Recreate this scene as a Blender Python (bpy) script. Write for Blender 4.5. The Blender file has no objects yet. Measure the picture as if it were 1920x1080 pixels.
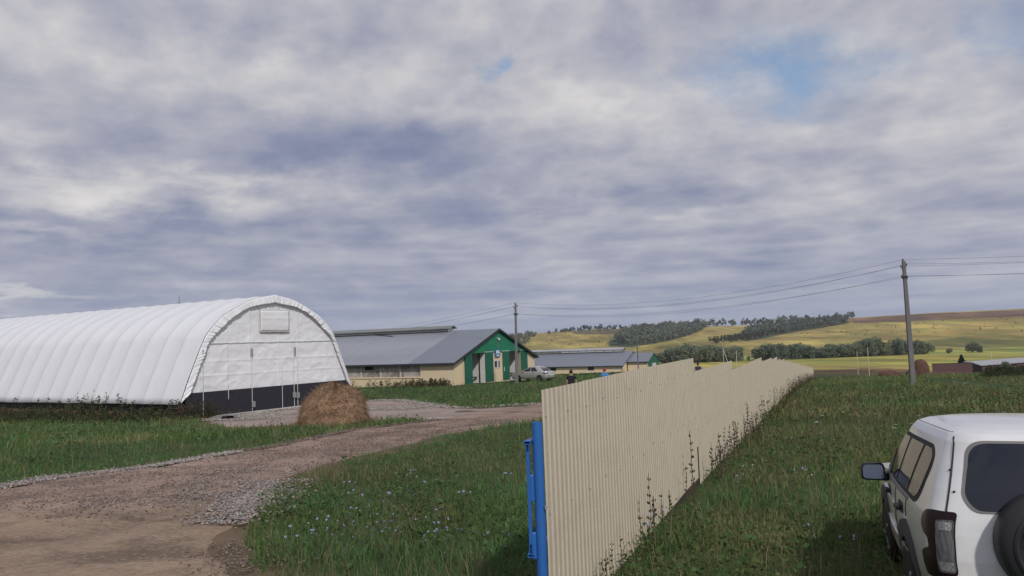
import bpy, math, random
import numpy as np
from mathutils import Vector, Matrix
from mathutils.geometry import delaunay_2d_cdt

C = bpy.context.scene.collection
R = math.radians
rng = np.random.default_rng(7)
random.seed(7)

# ------------------------------------------------------------------ camera
FPX, PITCH, ROLL = 1480.0, R(3.9), R(2.06)
CAM = np.array([0.0, 0.0, 2.4])
cd = bpy.data.cameras.new('camera')
cam = bpy.data.objects.new('camera', cd); C.objects.link(cam)
cd.sensor_width = 36.0; cd.lens = FPX / 1920 * 36; cd.clip_start = 0.1; cd.clip_end = 12000
cam.matrix_world = Matrix.Translation(CAM) @ Matrix.Rotation(R(90) + PITCH, 4, 'X') @ Matrix.Rotation(-ROLL, 4, 'Z')
bpy.context.scene.camera = cam

# ------------------------------------------------------------------ sun + sky + exposure
SUN_EL, SUN_AZ = R(40), R(162)          # azimuth clockwise from +Y: the sun stands behind the camera
sd = bpy.data.lights.new('sun', 'SUN'); sun = bpy.data.objects.new('sun', sd); C.objects.link(sun)
sd.energy = 2.25; sd.angle = R(3.0); sd.color = (1.0, 0.965, 0.915)
to_sun = Vector((math.sin(SUN_AZ) * math.cos(SUN_EL), math.cos(SUN_AZ) * math.cos(SUN_EL), math.sin(SUN_EL)))
sun.rotation_euler = to_sun.to_track_quat('Z', 'Y').to_euler()
vs = bpy.context.scene.view_settings
vs.view_transform = 'Standard'; vs.look = 'None'; vs.exposure = 0.0; vs.gamma = 1.0
bpy.context.scene.cycles.max_bounces = 6
bpy.context.scene.cycles.diffuse_bounces = 3
bpy.context.scene.cycles.use_denoising = True

def px_dir(px, py):
    """world direction seen at a point of the 1920x1080 photograph (only used to survey the site plan)"""
    x = (px - 960) / FPX; y = -(py - 540) / FPX
    c, s = math.cos(-ROLL), math.sin(-ROLL)
    lx, ly = c * x - s * y, s * x + c * y
    fw = np.array([0, math.cos(PITCH), math.sin(PITCH)]); up = np.array([0, -math.sin(PITCH), math.cos(PITCH)])
    return np.array([lx, 0, 0]) + fw + ly * up

class NT:
    """small node-tree helper"""
    def __init__(self, tree):
        self.t = tree; tree.nodes.clear()
    def n(self, typ, **kw):
        nd = self.t.nodes.new(typ)
        for k, v in kw.items():
            if k.startswith('i_'):
                key = k[2:]
                key = int(key) if key.isdigit() else key.replace('_', ' ')
                s = nd.inputs[key]
                if hasattr(v, 'is_output') or isinstance(v, bpy.types.NodeSocket): self.t.links.new(v, s)
                else: s.default_value = v
            else: setattr(nd, k, v)
        return nd
    def link(self, a, b): self.t.links.new(a, b)
    def math(self, op, a, b=None, clamp=False):
        nd = self.t.nodes.new('ShaderNodeMath'); nd.operation = op; nd.use_clamp = clamp
        for i, v in enumerate((a, b)):
            if v is None: continue
            if isinstance(v, bpy.types.NodeSocket): self.link(v, nd.inputs[i])
            else: nd.inputs[i].default_value = v
        return nd.outputs[0]
    def mix(self, f, a, b, mode='MIX'):
        nd = self.t.nodes.new('ShaderNodeMix'); nd.data_type = 'RGBA'; nd.blend_type = mode
        for s, v in ((nd.inputs[0], f), (nd.inputs[6], a), (nd.inputs[7], b)):
            if isinstance(v, bpy.types.NodeSocket): self.link(v, s)
            elif isinstance(v, (int, float)): s.default_value = v
            else: s.default_value = (*v, 1.0)
        return nd.outputs[2]
    def ramp(self, f, stops):
        nd = self.t.nodes.new('ShaderNodeValToRGB'); e = nd.color_ramp.elements
        while len(e) < len(stops): e.new(0.5)
        for el, (p, c) in zip(e, stops): el.position = p; el.color = (*c, 1.0)
        self.link(f, nd.inputs[0]); return nd.outputs[0]

world = bpy.data.worlds.new('World'); bpy.context.scene.world = world; world.use_nodes = True
def build_sky():
    T = NT(world.node_tree)
    out = T.n('ShaderNodeOutputWorld')
    tc = T.n('ShaderNodeTexCoord'); d = tc.outputs['Generated']
    sep = T.n('ShaderNodeSeparateXYZ', i_0=d); X, Y, Z = sep.outputs
    az = T.math('MULTIPLY', T.math('ARCTAN2', X, Y), 57.2958)
    el = T.math('MULTIPLY', T.math('ARCSINE', Z), 57.2958)
    lg = T.math('MULTIPLY', T.math('LOGARITHM', T.math('ADD', T.math('MAXIMUM', el, 0.0), 4.0), math.e), 2.9)
    uv = T.n('ShaderNodeCombineXYZ', i_0=T.math('DIVIDE', az, 11.5), i_1=lg, i_2=0.0).outputs[0]
    # wobble so that cloud edges are ragged
    wob = T.n('ShaderNodeTexNoise', noise_dimensions='2D', i_Vector=uv, i_Scale=1.7, i_Detail=6.0, i_Roughness=0.6)
    ws = T.n('ShaderNodeSeparateColor', i_0=wob.outputs['Color'])
    az2 = T.math('ADD', az, T.math('MULTIPLY', T.math('SUBTRACT', ws.outputs[0], 0.5), 14.0))
    el2 = T.math('ADD', el, T.math('MULTIPLY', T.math('SUBTRACT', ws.outputs[1], 0.5), 5.0))
    def nz(scale, sx, sy, off, det=8.0, rough=0.58, dist=0.2):
        mp = T.n('ShaderNodeMapping', i_Vector=uv); mp.inputs['Scale'].default_value = (sx, sy, 1); mp.inputs['Location'].default_value = (*off, 0)
        return T.n('ShaderNodeTexNoise', noise_dimensions='2D', i_Vector=mp.outputs[0], i_Scale=scale, i_Detail=det, i_Roughness=rough, i_Distortion=dist).outputs['Fac']
    big = nz(0.66, 0.85, 1.0, (3.1, 1.7), 5, 0.5, 0.0)
    fine = nz(1.9, 0.95, 1.0, (8.3, 4.2), 7, 0.5, 0.0)
    bands = nz(2.2, 0.22, 1.0, (1.3, 7.7), 4, 0.5, 0.0)
    pn = nz(2.1, 0.9, 1.1, (4.4, 9.1), 6, 0.5, 0.0)
    puff = T.math('SUBTRACT', 1.0, T.math('MULTIPLY', T.math('ABSOLUTE', T.math('SUBTRACT', pn, 0.5)), 4.5))
    low = T.math('EXPONENT', T.math('MULTIPLY', T.math('MAXIMUM', el, 0.0), -0.09))
    val = T.math('ADD', T.math('MULTIPLY', big, 0.55), T.math('MULTIPLY', fine, 0.50))
    val = T.math('ADD', val, T.math('MULTIPLY', T.math('SUBTRACT', bands, 0.5), T.math('ADD', T.math('MULTIPLY', low, 0.62), 0.10)))
    val = T.math('ADD', val, T.math('MULTIPLY', puff, 0.13))
    val = T.math('SUBTRACT', val, 0.05)
    # cloud masses of this particular sky: (azimuth, elevation, half-widths in degrees, brightness)
    def blob(a0, e0, wa, we, amp):
        x = T.math('DIVIDE', T.math('SUBTRACT', az2, a0), wa); y = T.math('DIVIDE', T.math('SUBTRACT', el2, e0), we)
        r2 = T.math('ADD', T.math('MULTIPLY', x, x), T.math('MULTIPLY', y, y))
        return T.math('MULTIPLY', T.math('EXPONENT', T.math('MULTIPLY', r2, -1.0)), amp)
    for b in SKY_BLOBS: val = T.math('ADD', val, blob(*b))
    col = T.ramp(val, [(0.10, (.192, .228, .350)), (.30, (.262, .290, .405)), (.48, (.362, .374, .460)), (.64, (.462, .466, .524)), (.80, (.585, .578, .600)), (1.0, (.78, .75, .73))])
    hz = T.math('EXPONENT', T.math('MULTIPLY', T.math('MAXIMUM', el, 0.0), -0.30))
    col = T.mix(T.math('MULTIPLY', hz, 0.85), col, (.345, .395, .535))
    cloud = T.n('ShaderNodeBackground', i_Color=col, i_Strength=1.0)
    sky = T.n('ShaderNodeTexSky', sky_type='NISHITA', sun_disc=False, sun_elevation=SUN_EL, sun_rotation=SUN_AZ)
    clear = T.n('ShaderNodeBackground', i_Color=sky.outputs[0], i_Strength=0.12)
    hole = None
    for b in SKY_HOLES:
        h = blob(*b); hole = h if hole is None else T.math('ADD', hole, h)
    hole = T.math('MULTIPLY', hole, T.math('ADD', T.math('MULTIPLY', T.math('SUBTRACT', 0.62, fine), 2.0), 0.75, True), True)
    hole = T.math('MULTIPLY', hole, .86)
    mixs = T.n('ShaderNodeMixShader', i_0=hole, i_1=cloud.outputs[0], i_2=clear.outputs[0])
    T.link(mixs.outputs[0], out.inputs[0])
def _azel(px, py):
    d = px_dir(px, py); return math.degrees(math.atan2(d[0], d[1])), math.degrees(math.atan2(d[2], math.hypot(d[0], d[1])))
def _b(px, py, wx, wy, amp): return (*_azel(px, py), wx / 25.8, wy / 25.8, amp)
SKY_BLOBS = [_b(430, 345, 180, 26, .34), _b(110, 355, 130, 30, .22), _b(250, 120, 420, 50, .12), _b(480, 160, 200, 40, .10), _b(760, 165, 160, 45, .09),
    _b(730, 275, 190, 38, -.22), _b(60, 270, 190, 36, -.16), _b(960, 395, 420, 26, -.14), _b(300, 420, 420, 18, -.19), _b(200, 472, 330, 28, -.20),
    _b(420, 530, 440, 26, -.18), _b(60, 553, 110, 10, .28), _b(60, 442, 90, 8, .12), _b(1120, 200, 330, 110, .14), _b(1430, 240, 240, 26, .10), _b(1780, 200, 240, 110, .12),
    _b(1300, 395, 260, 14, .12), _b(1560, 415, 320, 14, .05), _b(1560, 325, 220, 22, .05), _b(1700, 450, 400, 18, -.06),
    _b(1150, 540, 400, 20, -.10), _b(1060, 500, 260, 14, .06), _b(400, 30, 500, 40, -.05), _b(1200, 330, 120, 30, .05)]
SKY_HOLES = [_b(1520, 142, 130, 44, 1.0), _b(1410, 105, 130, 36, .55), _b(930, 118, 30, 14, .8), _b(1910, 50, 60, 60, .6)]
build_sky()

# ------------------------------------------------------------------ helpers
class MB:
    """collects shapes into ONE mesh"""
    def __init__(s): s.v = []; s.f = []
    def add(s, vs, fs):
        o = len(s.v); s.v += [tuple(map(float, p)) for p in vs]; s.f += [tuple(i + o for i in f) for f in fs]; return s
    def box(s, x0, y0, z0, x1, y1, z1):
        return s.add([(x0,y0,z0),(x1,y0,z0),(x1,y1,z0),(x0,y1,z0),(x0,y0,z1),(x1,y0,z1),(x1,y1,z1),(x0,y1,z1)],
                     [(3,2,1,0),(4,5,6,7),(0,1,5,4),(1,2,6,5),(2,3,7,6),(3,0,4,7)])
    def prism(s, poly, axis, a, b):
        """extrude a 2-D polygon: axis 'y' -> poly is (x,z), 'x' -> (y,z), 'z' -> (x,y)"""
        def P(p, k): return {'y': (p[0], k, p[1]), 'x': (k, p[0], p[1]), 'z': (p[0], p[1], k)}[axis]
        n = len(poly); vs = [P(p, a) for p in poly] + [P(p, b) for p in poly]
        return s.add(vs, [tuple(range(n))[::-1], tuple(range(n, 2 * n))] + [(i, (i + 1) % n, n + (i + 1) % n, n + i) for i in range(n)])
    def tube(s, pts, r, n=8, r1=None, cap=True):
        pts = [Vector(p) for p in pts]; m = len(pts); vs = []; fs = []
        for i, p in enumerate(pts):
            t = (pts[min(i + 1, m - 1)] - pts[max(i - 1, 0)]).normalized()
            a = t.orthogonal().normalized() if i == 0 else (a - t * a.dot(t)).normalized()
            b = t.cross(a); rr = r[i] if isinstance(r, (list, tuple)) else (r if r1 is None else r + (r1 - r) * i / (m - 1))
            vs += [p + (a * math.cos(k * 2 * math.pi / n) + b * math.sin(k * 2 * math.pi / n)) * rr for k in range(n)]
        for i in range(m - 1):
            for k in range(n):
                fs.append((i * n + k, i * n + (k + 1) % n, (i + 1) * n + (k + 1) % n, (i + 1) * n + k))
        if cap: fs += [tuple(range(n))[::-1], tuple(range((m - 1) * n, m * n))]
        return s.add(vs, fs)
    def bar(s, p, q, w, h):
        p, q = Vector(p), Vector(q); t = (q - p).normalized()
        up = Vector((0, 0, 1)) if abs(t.z) < .95 else Vector((0, 1, 0))
        a = t.cross(up).normalized() * w / 2; b = a.cross(t).normalized() * h / 2
        return s.add([p - a - b, p + a - b, p + a + b, p - a + b, q - a - b, q + a - b, q + a + b, q - a + b],
                     [(3,2,1,0),(4,5,6,7),(0,1,5,4),(1,2,6,5),(2,3,7,6),(3,0,4,7)])
    def lathe(s, prof, n=24, axis='z', c=(0, 0, 0)):
        vs = []; m = len(prof)
        for r, h in prof:
            for k in range(n):
                a = 2 * math.pi * k / n; x, y = r * math.cos(a), r * math.sin(a)
                p = (x, y, h) if axis == 'z' else ((h, x, y) if axis == 'x' else (y, h, x))
                vs.append((p[0] + c[0], p[1] + c[1], p[2] + c[2]))
        fs = [(i * n + k, i * n + (k + 1) % n, (i + 1) * n + (k + 1) % n, (i + 1) * n + k) for i in range(m - 1) for k in range(n)]
        fs += [tuple(range(n))[::-1], tuple(range((m - 1) * n, m * n))]
        return s.add(vs, fs)
    def grid(s, nu, nv, fn):
        vs = [fn(i / nu, j / nv) for j in range(nv + 1) for i in range(nu + 1)]
        return s.add(vs, [(j * (nu + 1) + i, j * (nu + 1) + i + 1, (j + 1) * (nu + 1) + i + 1, (j + 1) * (nu + 1) + i) for j in range(nv) for i in range(nu)])
    def build(s, name, mat, parent=None, smooth=False, bevel=0, solid=0, label=None, fixn=False):
        me = bpy.data.meshes.new(name); me.from_pydata(s.v, [], s.f); me.materials.append(mat)
        if fixn:
            import bmesh
            bm = bmesh.new(); bm.from_mesh(me); bmesh.ops.recalc_face_normals(bm, faces=bm.faces); bm.to_mesh(me); bm.free()
        if smooth:
            me.polygons.foreach_set('use_smooth', [True] * len(me.polygons))
            try: me.set_sharp_from_angle(angle=R(38))
            except Exception: pass
        o = bpy.data.objects.new(name, me); C.objects.link(o)
        if parent: o.parent = parent
        if bevel:
            b = o.modifiers.new('bevel', 'BEVEL'); b.width = bevel; b.segments = 2; b.limit_method = 'ANGLE'
        if solid:
            b = o.modifiers.new('solid', 'SOLIDIFY'); b.thickness = solid; b.offset = 0
        if label: o['label'] = label
        return o

def tag(o, label=None, cat=None, group=None, kind=None):
    if label: o['label'] = label
    if cat: o['category'] = cat
    if group: o['group'] = group
    if kind: o['kind'] = kind
    return o
def thing(name, label, cat, loc=(0, 0, 0), rz=0.0, group=None):
    o = bpy.data.objects.new(name, None); C.objects.link(o); o.empty_display_size = .3
    o.location = loc; o.rotation_euler = (0, 0, rz); return tag(o, label, cat, group)
def copy_tree(o, parent=None):
    c = o.copy(); C.objects.link(c)
    if parent: c.parent = parent
    for ch in list(o.children): copy_tree(ch, c)
    return c
def np_mesh(name, V, F, mat, tint=None, parent=None, smooth=False):
    V = np.asarray(V, np.float32); F = np.asarray(F, np.int32); k = F.shape[1]
    me = bpy.data.meshes.new(name); me.vertices.add(len(V)); me.vertices.foreach_set('co', V.ravel())
    me.loops.add(F.size); me.loops.foreach_set('vertex_index', F.ravel())
    me.polygons.add(len(F)); me.polygons.foreach_set('loop_start', np.arange(0, F.size, k, dtype=np.int32))
    me.polygons.foreach_set('loop_total', np.full(len(F), k, np.int32))
    if smooth: me.polygons.foreach_set('use_smooth', np.ones(len(F), bool))
    if tint is not None:
        at = me.color_attributes.new('tint', 'FLOAT_COLOR', 'POINT')
        at.data.foreach_set('color', np.concatenate([np.asarray(tint, np.float32), np.ones((len(V), 1), np.float32)], 1).ravel())
    me.update(calc_edges=True); me.materials.append(mat)
    o = bpy.data.objects.new(name, me); C.objects.link(o)
    if parent: o.parent = parent
    return o

def vnoise(x, y, seed=0):
    x = np.asarray(x, float); y = np.asarray(y, float); xi = np.floor(x).astype(np.int64); yi = np.floor(y).astype(np.int64)
    fx = x - xi; fy = y - yi; fx = fx * fx * (3 - 2 * fx); fy = fy * fy * (3 - 2 * fy)
    def h(a, b):
        n = (a * 374761393 + b * 668265263 + seed * 1442695041) & 0x7fffffff
        n = ((n ^ (n >> 13)) * 1274126177) & 0x7fffffff
        return ((n ^ (n >> 16)) & 0xffff) / 65535.0
    return (h(xi, yi) * (1 - fx) + h(xi + 1, yi) * fx) * (1 - fy) + (h(xi, yi + 1) * (1 - fx) + h(xi + 1, yi + 1) * fx) * fy
def fbm(x, y, seed=0, o=4):
    s = 0; a = 1; t = 0
    for k in range(o): s = s + a * vnoise(x * 2 ** k, y * 2 ** k, seed + k); t += a; a *= .5
    return s / t
def smooth01(t): t = np.clip(t, 0, 1); return t * t * (3 - 2 * t)
def in_poly(x, y, poly):
    x = np.asarray(x); y = np.asarray(y); ins = np.zeros(x.shape, bool); n = len(poly)
    for i in range(n):
        x0, y0 = poly[i]; x1, y1 = poly[(i + 1) % n]
        if y0 == y1: continue
        c = ((y0 > y) != (y1 > y)) & (x < (x1 - x0) * (y - y0) / (y1 - y0) + x0); ins ^= c
    return ins

# ------------------------------------------------------------------ materials
def mat(name, c1, c2=None, rough=.7, scale=6.0, bump=0.0, bscale=None, metal=0.0, spec=.4, detail=6, stretch=None, coat=0.0, var=.5):
    m = bpy.data.materials.new(name); m.use_nodes = True; T = NT(m.node_tree)
    out = T.n('ShaderNodeOutputMaterial'); b = T.n('ShaderNodeBsdfPrincipled'); T.link(b.outputs[0], out.inputs[0])
    b.inputs['Roughness'].default_value = rough; b.inputs['Metallic'].default_value = metal
    b.inputs['Specular IOR Level'].default_value = spec
    if coat: b.inputs['Coat Weight'].default_value = coat; b.inputs['Coat Roughness'].default_value = .08
    tc = T.n('ShaderNodeTexCoord'); vec = tc.outputs['Object']
    if stretch:
        mp = T.n('ShaderNodeMapping', i_Vector=vec); mp.inputs['Scale'].default_value = stretch; vec = mp.outputs[0]
    c2 = c2 or tuple(min(1, c * .82) for c in c1)
    nz = T.n('ShaderNodeTexNoise', i_Vector=vec, i_Scale=scale, i_Detail=float(detail), i_Roughness=.6)
    fac = T.n('ShaderNodeMapRange', i_0=nz.outputs['Fac'], i_1=.5 - var * .5, i_2=.5 + var * .5)
    T.link(T.mix(fac.outputs[0], c1, c2), b.inputs['Base Color'])
    if bump:
        n2 = T.n('ShaderNodeTexNoise', i_Vector=vec, i_Scale=bscale or scale * 3, i_Detail=6.0, i_Roughness=.6)
        bp = T.n('ShaderNodeBump', i_Strength=bump, i_Height=n2.outputs['Fac']); bp.inputs['Distance'].default_value = .05
        T.link(bp.outputs[0], b.inputs['Normal'])
    return m
def foliage_mat(name, trans=.35, rough=.75):
    m = bpy.data.materials.new(name); m.use_nodes = True; T = NT(m.node_tree)
    out = T.n('ShaderNodeOutputMaterial'); at = T.n('ShaderNodeAttribute', attribute_name='tint')
    d = T.n('ShaderNodeBsdfDiffuse', i_Color=at.outputs['Color']); tr = T.n('ShaderNodeBsdfTranslucent', i_Color=at.outputs['Color'])
    mx = T.n('ShaderNodeMixShader', i_0=trans, i_1=d.outputs[0], i_2=tr.outputs[0]); T.link(mx.outputs[0], out.inputs[0])
    return m
M = {}
M['leaf'] = foliage_mat('leaf_surface'); M['leaf_far'] = foliage_mat('far_leaf_surface', .2)
M['bark'] = mat('bark', (.09, .07, .055), (.05, .04, .03), .9, 8, .6)
def tarp_mat():
    m = mat('white_tarpaulin', (.77, .77, .795), (.72, .725, .755), .45, .7, .12, 2.2, spec=.45); t = m.node_tree; N, L = t.nodes, t.links
    b = next(n for n in N if n.type == 'BSDF_PRINCIPLED'); old = b.inputs['Base Color'].links[0].from_socket
    tc = N.new('ShaderNodeTexCoord'); sp = N.new('ShaderNodeSeparateXYZ'); L.new(tc.outputs['Object'], sp.inputs[0])
    def mth(op, a, c=None):
        n = N.new('ShaderNodeMath'); n.operation = op
        for i, v in enumerate((a, c)):
            if v is None: continue
            if isinstance(v, (int, float)): n.inputs[i].default_value = v
            else: L.new(v, n.inputs[i])
        return n.outputs[0]
    f = mth('FRACT', mth('DIVIDE', sp.outputs[1], 52.0 / int(52.0 / 1.52))); line = mth('LESS_THAN', f, .055)     # welded seam beside every rib
    nz = N.new('ShaderNodeTexNoise'); nz.inputs['Scale'].default_value = .9; nz.inputs['Detail'].default_value = 6; mp = N.new('ShaderNodeMapping'); mp.inputs['Scale'].default_value = (1, 1.3, .25); L.new(tc.outputs['Object'], mp.inputs[0]); L.new(mp.outputs[0], nz.inputs['Vector'])
    mr = N.new('ShaderNodeMapRange'); mr.inputs[1].default_value = .55; mr.inputs[2].default_value = .75; L.new(nz.outputs['Fac'], mr.inputs[0])
    def mix(fac, a, c):
        n = N.new('ShaderNodeMix'); n.data_type = 'RGBA'; L.new(fac, n.inputs[0]); L.new(a, n.inputs[6]); n.inputs[7].default_value = (*c, 1); return n.outputs[2]
    c = mix(mth('MULTIPLY', mr.outputs[0], .35), old, (.62, .61, .61)); c = mix(mth('MULTIPLY', line, .55), c, (.50, .50, .53)); L.new(c, b.inputs['Base Color']); return m
M['tarp'] = tarp_mat()
M['tarp_wrinkled'] = mat('wrinkled_tarpaulin', (.82, .825, .845), (.78, .79, .815), .42, 1.3, .5, 3.2, spec=.5, detail=5)
M['black_sheet'] = mat('black_membrane', (.022, .021, .030), (.03, .029, .04), .5, 2, .2)
M['grey_steel'] = mat('grey_steel', (.42, .43, .44), (.30, .31, .32), .45, 9, metal=.4)
M['cable'] = mat('dark_cable', (.12, .12, .13), None, .6)
M['wood'] = mat('raw_timber', (.24, .155, .085), (.15, .095, .055), .85, 3, .4, stretch=(1, 1, 8))
M['wood_dark'] = mat('old_board', (.085, .062, .045), (.05, .037, .028), .9, 4, .5)
M['red'] = mat('red_plastic', (.50, .035, .03), None, .5)
M['white_block'] = mat('white_block', (.62, .61, .58), (.48, .47, .44), .9, 6, .4)
M['cream'] = mat('cream_sheet', (.78, .63, .42), (.70, .565, .375), .6, .8, .06, 7)
M['fence'] = mat('ivory_profiled_steel', (.555, .51, .425), (.52, .475, .395), .42, 1.5, .03, 30, spec=.45)
M['fence_back'] = mat('galvanised_steel', (.35, .36, .37), None, .5, metal=.5)
M['green'] = mat('green_sheet', (.014, .215, .112), (.012, .18, .095), .5, 1.0, .05)
M['green_dark'] = mat('green_door_sheet', (.013, .135, .080), (.011, .11, .066), .5, 1.2, .06)
M['roof'] = mat('weathered_roof_sheet', (.34, .36, .40), (.24, .255, .29), .45, .25, .08, 3, stretch=(1, .22, 1), metal=.15, detail=8)
M['roof_new'] = mat('slate_roof_sheet', (.20, .215, .255), (.18, .195, .235), .5, .3, .03, 3)
M['eave'] = mat('dark_trim', (.035, .042, .05), None, .6)
M['monitor'] = mat('grey_green_cladding', (.23, .24, .235), (.18, .19, .185), .7, .6, .1)
M['white_wall'] = mat('whitewash', (.72, .70, .69), (.60, .57, .55), .85, 2.0, .25)
M['glass_dark'] = mat('dark_glass', (.016, .019, .032), None, .09, spec=.6)
M['polycarb'] = mat('cloudy_film', (.50, .45, .40), (.17, .15, .14), .35, 1.4, .1, detail=3, var=.35)
M['dark_in'] = mat('dark_opening', (.018, .017, .018), None, .9)
M['frame_white'] = mat('white_frame', (.68, .66, .63), None, .6)
M['concrete'] = mat('concrete', (.30, .29, .28), (.22, .21, .205), .9, 4, .3, 30)
M['sign_blue'] = mat('sign_blue', (.035, .17, .50), None, .5)
M['sign_white'] = mat('sign_white', (.68, .76, .82), None, .5)
def worn_mat(name, c1, c2, chip, rough, scale, lo, hi, amt):
    m = mat(name, c1, c2, rough, 3, .06, 14, spec=.5); t = m.node_tree; N, L = t.nodes, t.links; b = next(n for n in N if n.type == 'BSDF_PRINCIPLED'); old = b.inputs['Base Color'].links[0].from_socket
    tc = N.new('ShaderNodeTexCoord'); nz = N.new('ShaderNodeTexNoise'); nz.inputs['Scale'].default_value = scale; nz.inputs['Detail'].default_value = 8; nz.inputs['Roughness'].default_value = .7; L.new(tc.outputs['Object'], nz.inputs['Vector'])
    mr = N.new('ShaderNodeMapRange'); mr.inputs[1].default_value = lo; mr.inputs[2].default_value = hi; mr.inputs[4].default_value = amt; L.new(nz.outputs['Fac'], mr.inputs[0])
    n = N.new('ShaderNodeMix'); n.data_type = 'RGBA'; L.new(mr.outputs[0], n.inputs[0]); L.new(old, n.inputs[6]); n.inputs[7].default_value = (*chip, 1); L.new(n.outputs[2], b.inputs['Base Color']); return m
M['blue'] = worn_mat('blue_paint', (.030, .150, .46), (.024, .115, .38), (.10, .09, .10), .42, 16, .62, .66, .8)
M['fence'] = worn_mat('ivory_profiled_steel', (.585, .513, .405), (.55, .48, .375), (.42, .355, .265), .42, 3.0, .50, .80, .5)
M['pole'] = mat('pole_concrete', (.185, .18, .18), (.125, .12, .122), .9, 2.5, .3, 20, stretch=(1, 1, .3))
M['pole_wood'] = mat('pale_pole', (.66, .60, .46), (.52, .46, .36), .9, 3)
M['ceramic'] = mat('dark_ceramic', (.05, .045, .045), None, .35)
M['wire'] = mat('aluminium_wire', (.16, .165, .19), None, .6)
M['hay'] = mat('old_hay', (.36, .235, .15), (.22, .14, .09), .95, 3.5, 1.0, 14, stretch=(1, 1, 2.2), detail=10, var=.4)
M['manure'] = mat('brown_heap', (.135, .068, .042), (.075, .04, .028), .95, .8, 1.0, 3)
M['brown_sheet'] = mat('brown_sheet', (.115, .058, .055), (.095, .05, .047), .7, .5, .1)
M['gable_shade_coping'] = mat('shaded_gable_dark_coping', (.022, .018, .026), None, .8)  # shed gable's shadow is put into this near-black; the coping shares it
M['pale_roof'] = mat('pale_roof_sheet', (.40, .40, .43), (.33, .33, .36), .5, .5, .05)
M['car_white'] = mat('white_car_paint', (.74, .74, .755), (.70, .695, .695), .30, 1.0, spec=.5, coat=.7)
def dusty(m, z0, z1, col, amt):
    t = m.node_tree; N, L = t.nodes, t.links; b = next(n for n in N if n.type == 'BSDF_PRINCIPLED'); old = b.inputs['Base Color'].links[0].from_socket
    tc = N.new('ShaderNodeTexCoord'); sp = N.new('ShaderNodeSeparateXYZ'); L.new(tc.outputs['Object'], sp.inputs[0]); nz = N.new('ShaderNodeTexNoise'); nz.inputs['Scale'].default_value = 5; nz.inputs['Detail'].default_value = 9; L.new(tc.outputs['Object'], nz.inputs['Vector'])
    mr = N.new('ShaderNodeMapRange'); mr.inputs[1].default_value = z0; mr.inputs[2].default_value = z1; mr.inputs[3].default_value = amt; mr.inputs[4].default_value = .04; L.new(sp.outputs[2], mr.inputs[0])
    m2 = N.new('ShaderNodeMapRange'); m2.inputs[1].default_value = .35; m2.inputs[2].default_value = .65; L.new(nz.outputs['Fac'], m2.inputs[0])
    q = N.new('ShaderNodeMath'); q.operation = 'MULTIPLY'; L.new(mr.outputs[0], q.inputs[0]); L.new(m2.outputs[0], q.inputs[1])
    n = N.new('ShaderNodeMix'); n.data_type = 'RGBA'; L.new(q.outputs[0], n.inputs[0]); L.new(old, n.inputs[6]); n.inputs[7].default_value = (*col, 1); L.new(n.outputs[2], b.inputs['Base Color'])
dusty(M['car_white'], .45, 1.05, (.42, .37, .30), .75)
M['car_silver'] = mat('silver_car_paint', (.52, .50, .48), None, .30, metal=.4, coat=.6)
M['plastic'] = mat('black_plastic', (.022, .022, .025), (.03, .03, .032), .55, 20, .1)
M['plastic_grey'] = mat('grey_plastic', (.065, .065, .07), (.05, .05, .054), .65, 20, .15)
M['rubber'] = mat('rubber', (.018, .018, .018), None, .8, 30, .2)
M['rim'] = mat('alloy', (.45, .45, .46), None, .35, metal=.8)
M['lamp_red'] = mat('dark_red_lens', (.014, .003, .005), (.010, .003, .005), .30, spec=.3)
M['lamp_clear'] = mat('smoked_clear_lens', (.13, .13, .135), (.05, .05, .056), .22, 9, .2, spec=.4, stretch=(1, 7, 1), detail=2, var=.3)
M['lamp_bright'] = mat('lamp_reflector', (.30, .29, .29), (.10, .10, .105), .2, 60, .4, spec=.6, detail=2)
M['mirror'] = mat('mirror_glass', (.20, .22, .27), None, .06, metal=1.0)
M['seal'] = mat('panel_gap', (.03, .03, .033), None, .8)
M['seal_grey'] = mat('window_seal', (.20, .195, .185), None, .6)
M['skin'] = mat('skin', (.42, .24, .17), None, .6)
M['black_cloth'] = mat('black_cloth', (.014, .014, .020), None, .9)
M['blue_cloth'] = mat('blue_cloth', (.055, .22, .52), None, .85)
M['navy_cloth'] = mat('navy_cloth', (.03, .04, .09), None, .9)
M['jeans'] = mat('jeans', (.05, .06, .10), None, .9)
M['hair'] = mat('dark_hair', (.035, .02, .016), None, .8)
M['cap_red'] = mat('red_cap', (.38, .05, .03), None, .85)

def glass_mat():
    m = bpy.data.materials.new('tinted_window'); m.use_nodes = True; T = NT(m.node_tree)
    out = T.n('ShaderNodeOutputMaterial')
    t = T.n('ShaderNodeBsdfTransparent', i_Color=(.34, .36, .36, 1)); g = T.n('ShaderNodeBsdfGlossy', i_Color=(1, 1, 1, 1), i_Roughness=.04)
    fr = T.n('ShaderNodeFresnel', i_IOR=1.55); mx = T.n('ShaderNodeMixShader', i_0=fr.outputs[0], i_1=t.outputs[0], i_2=g.outputs[0]); T.link(mx.outputs[0], out.inputs[0])
    return m
M['window'] = glass_mat()

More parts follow.
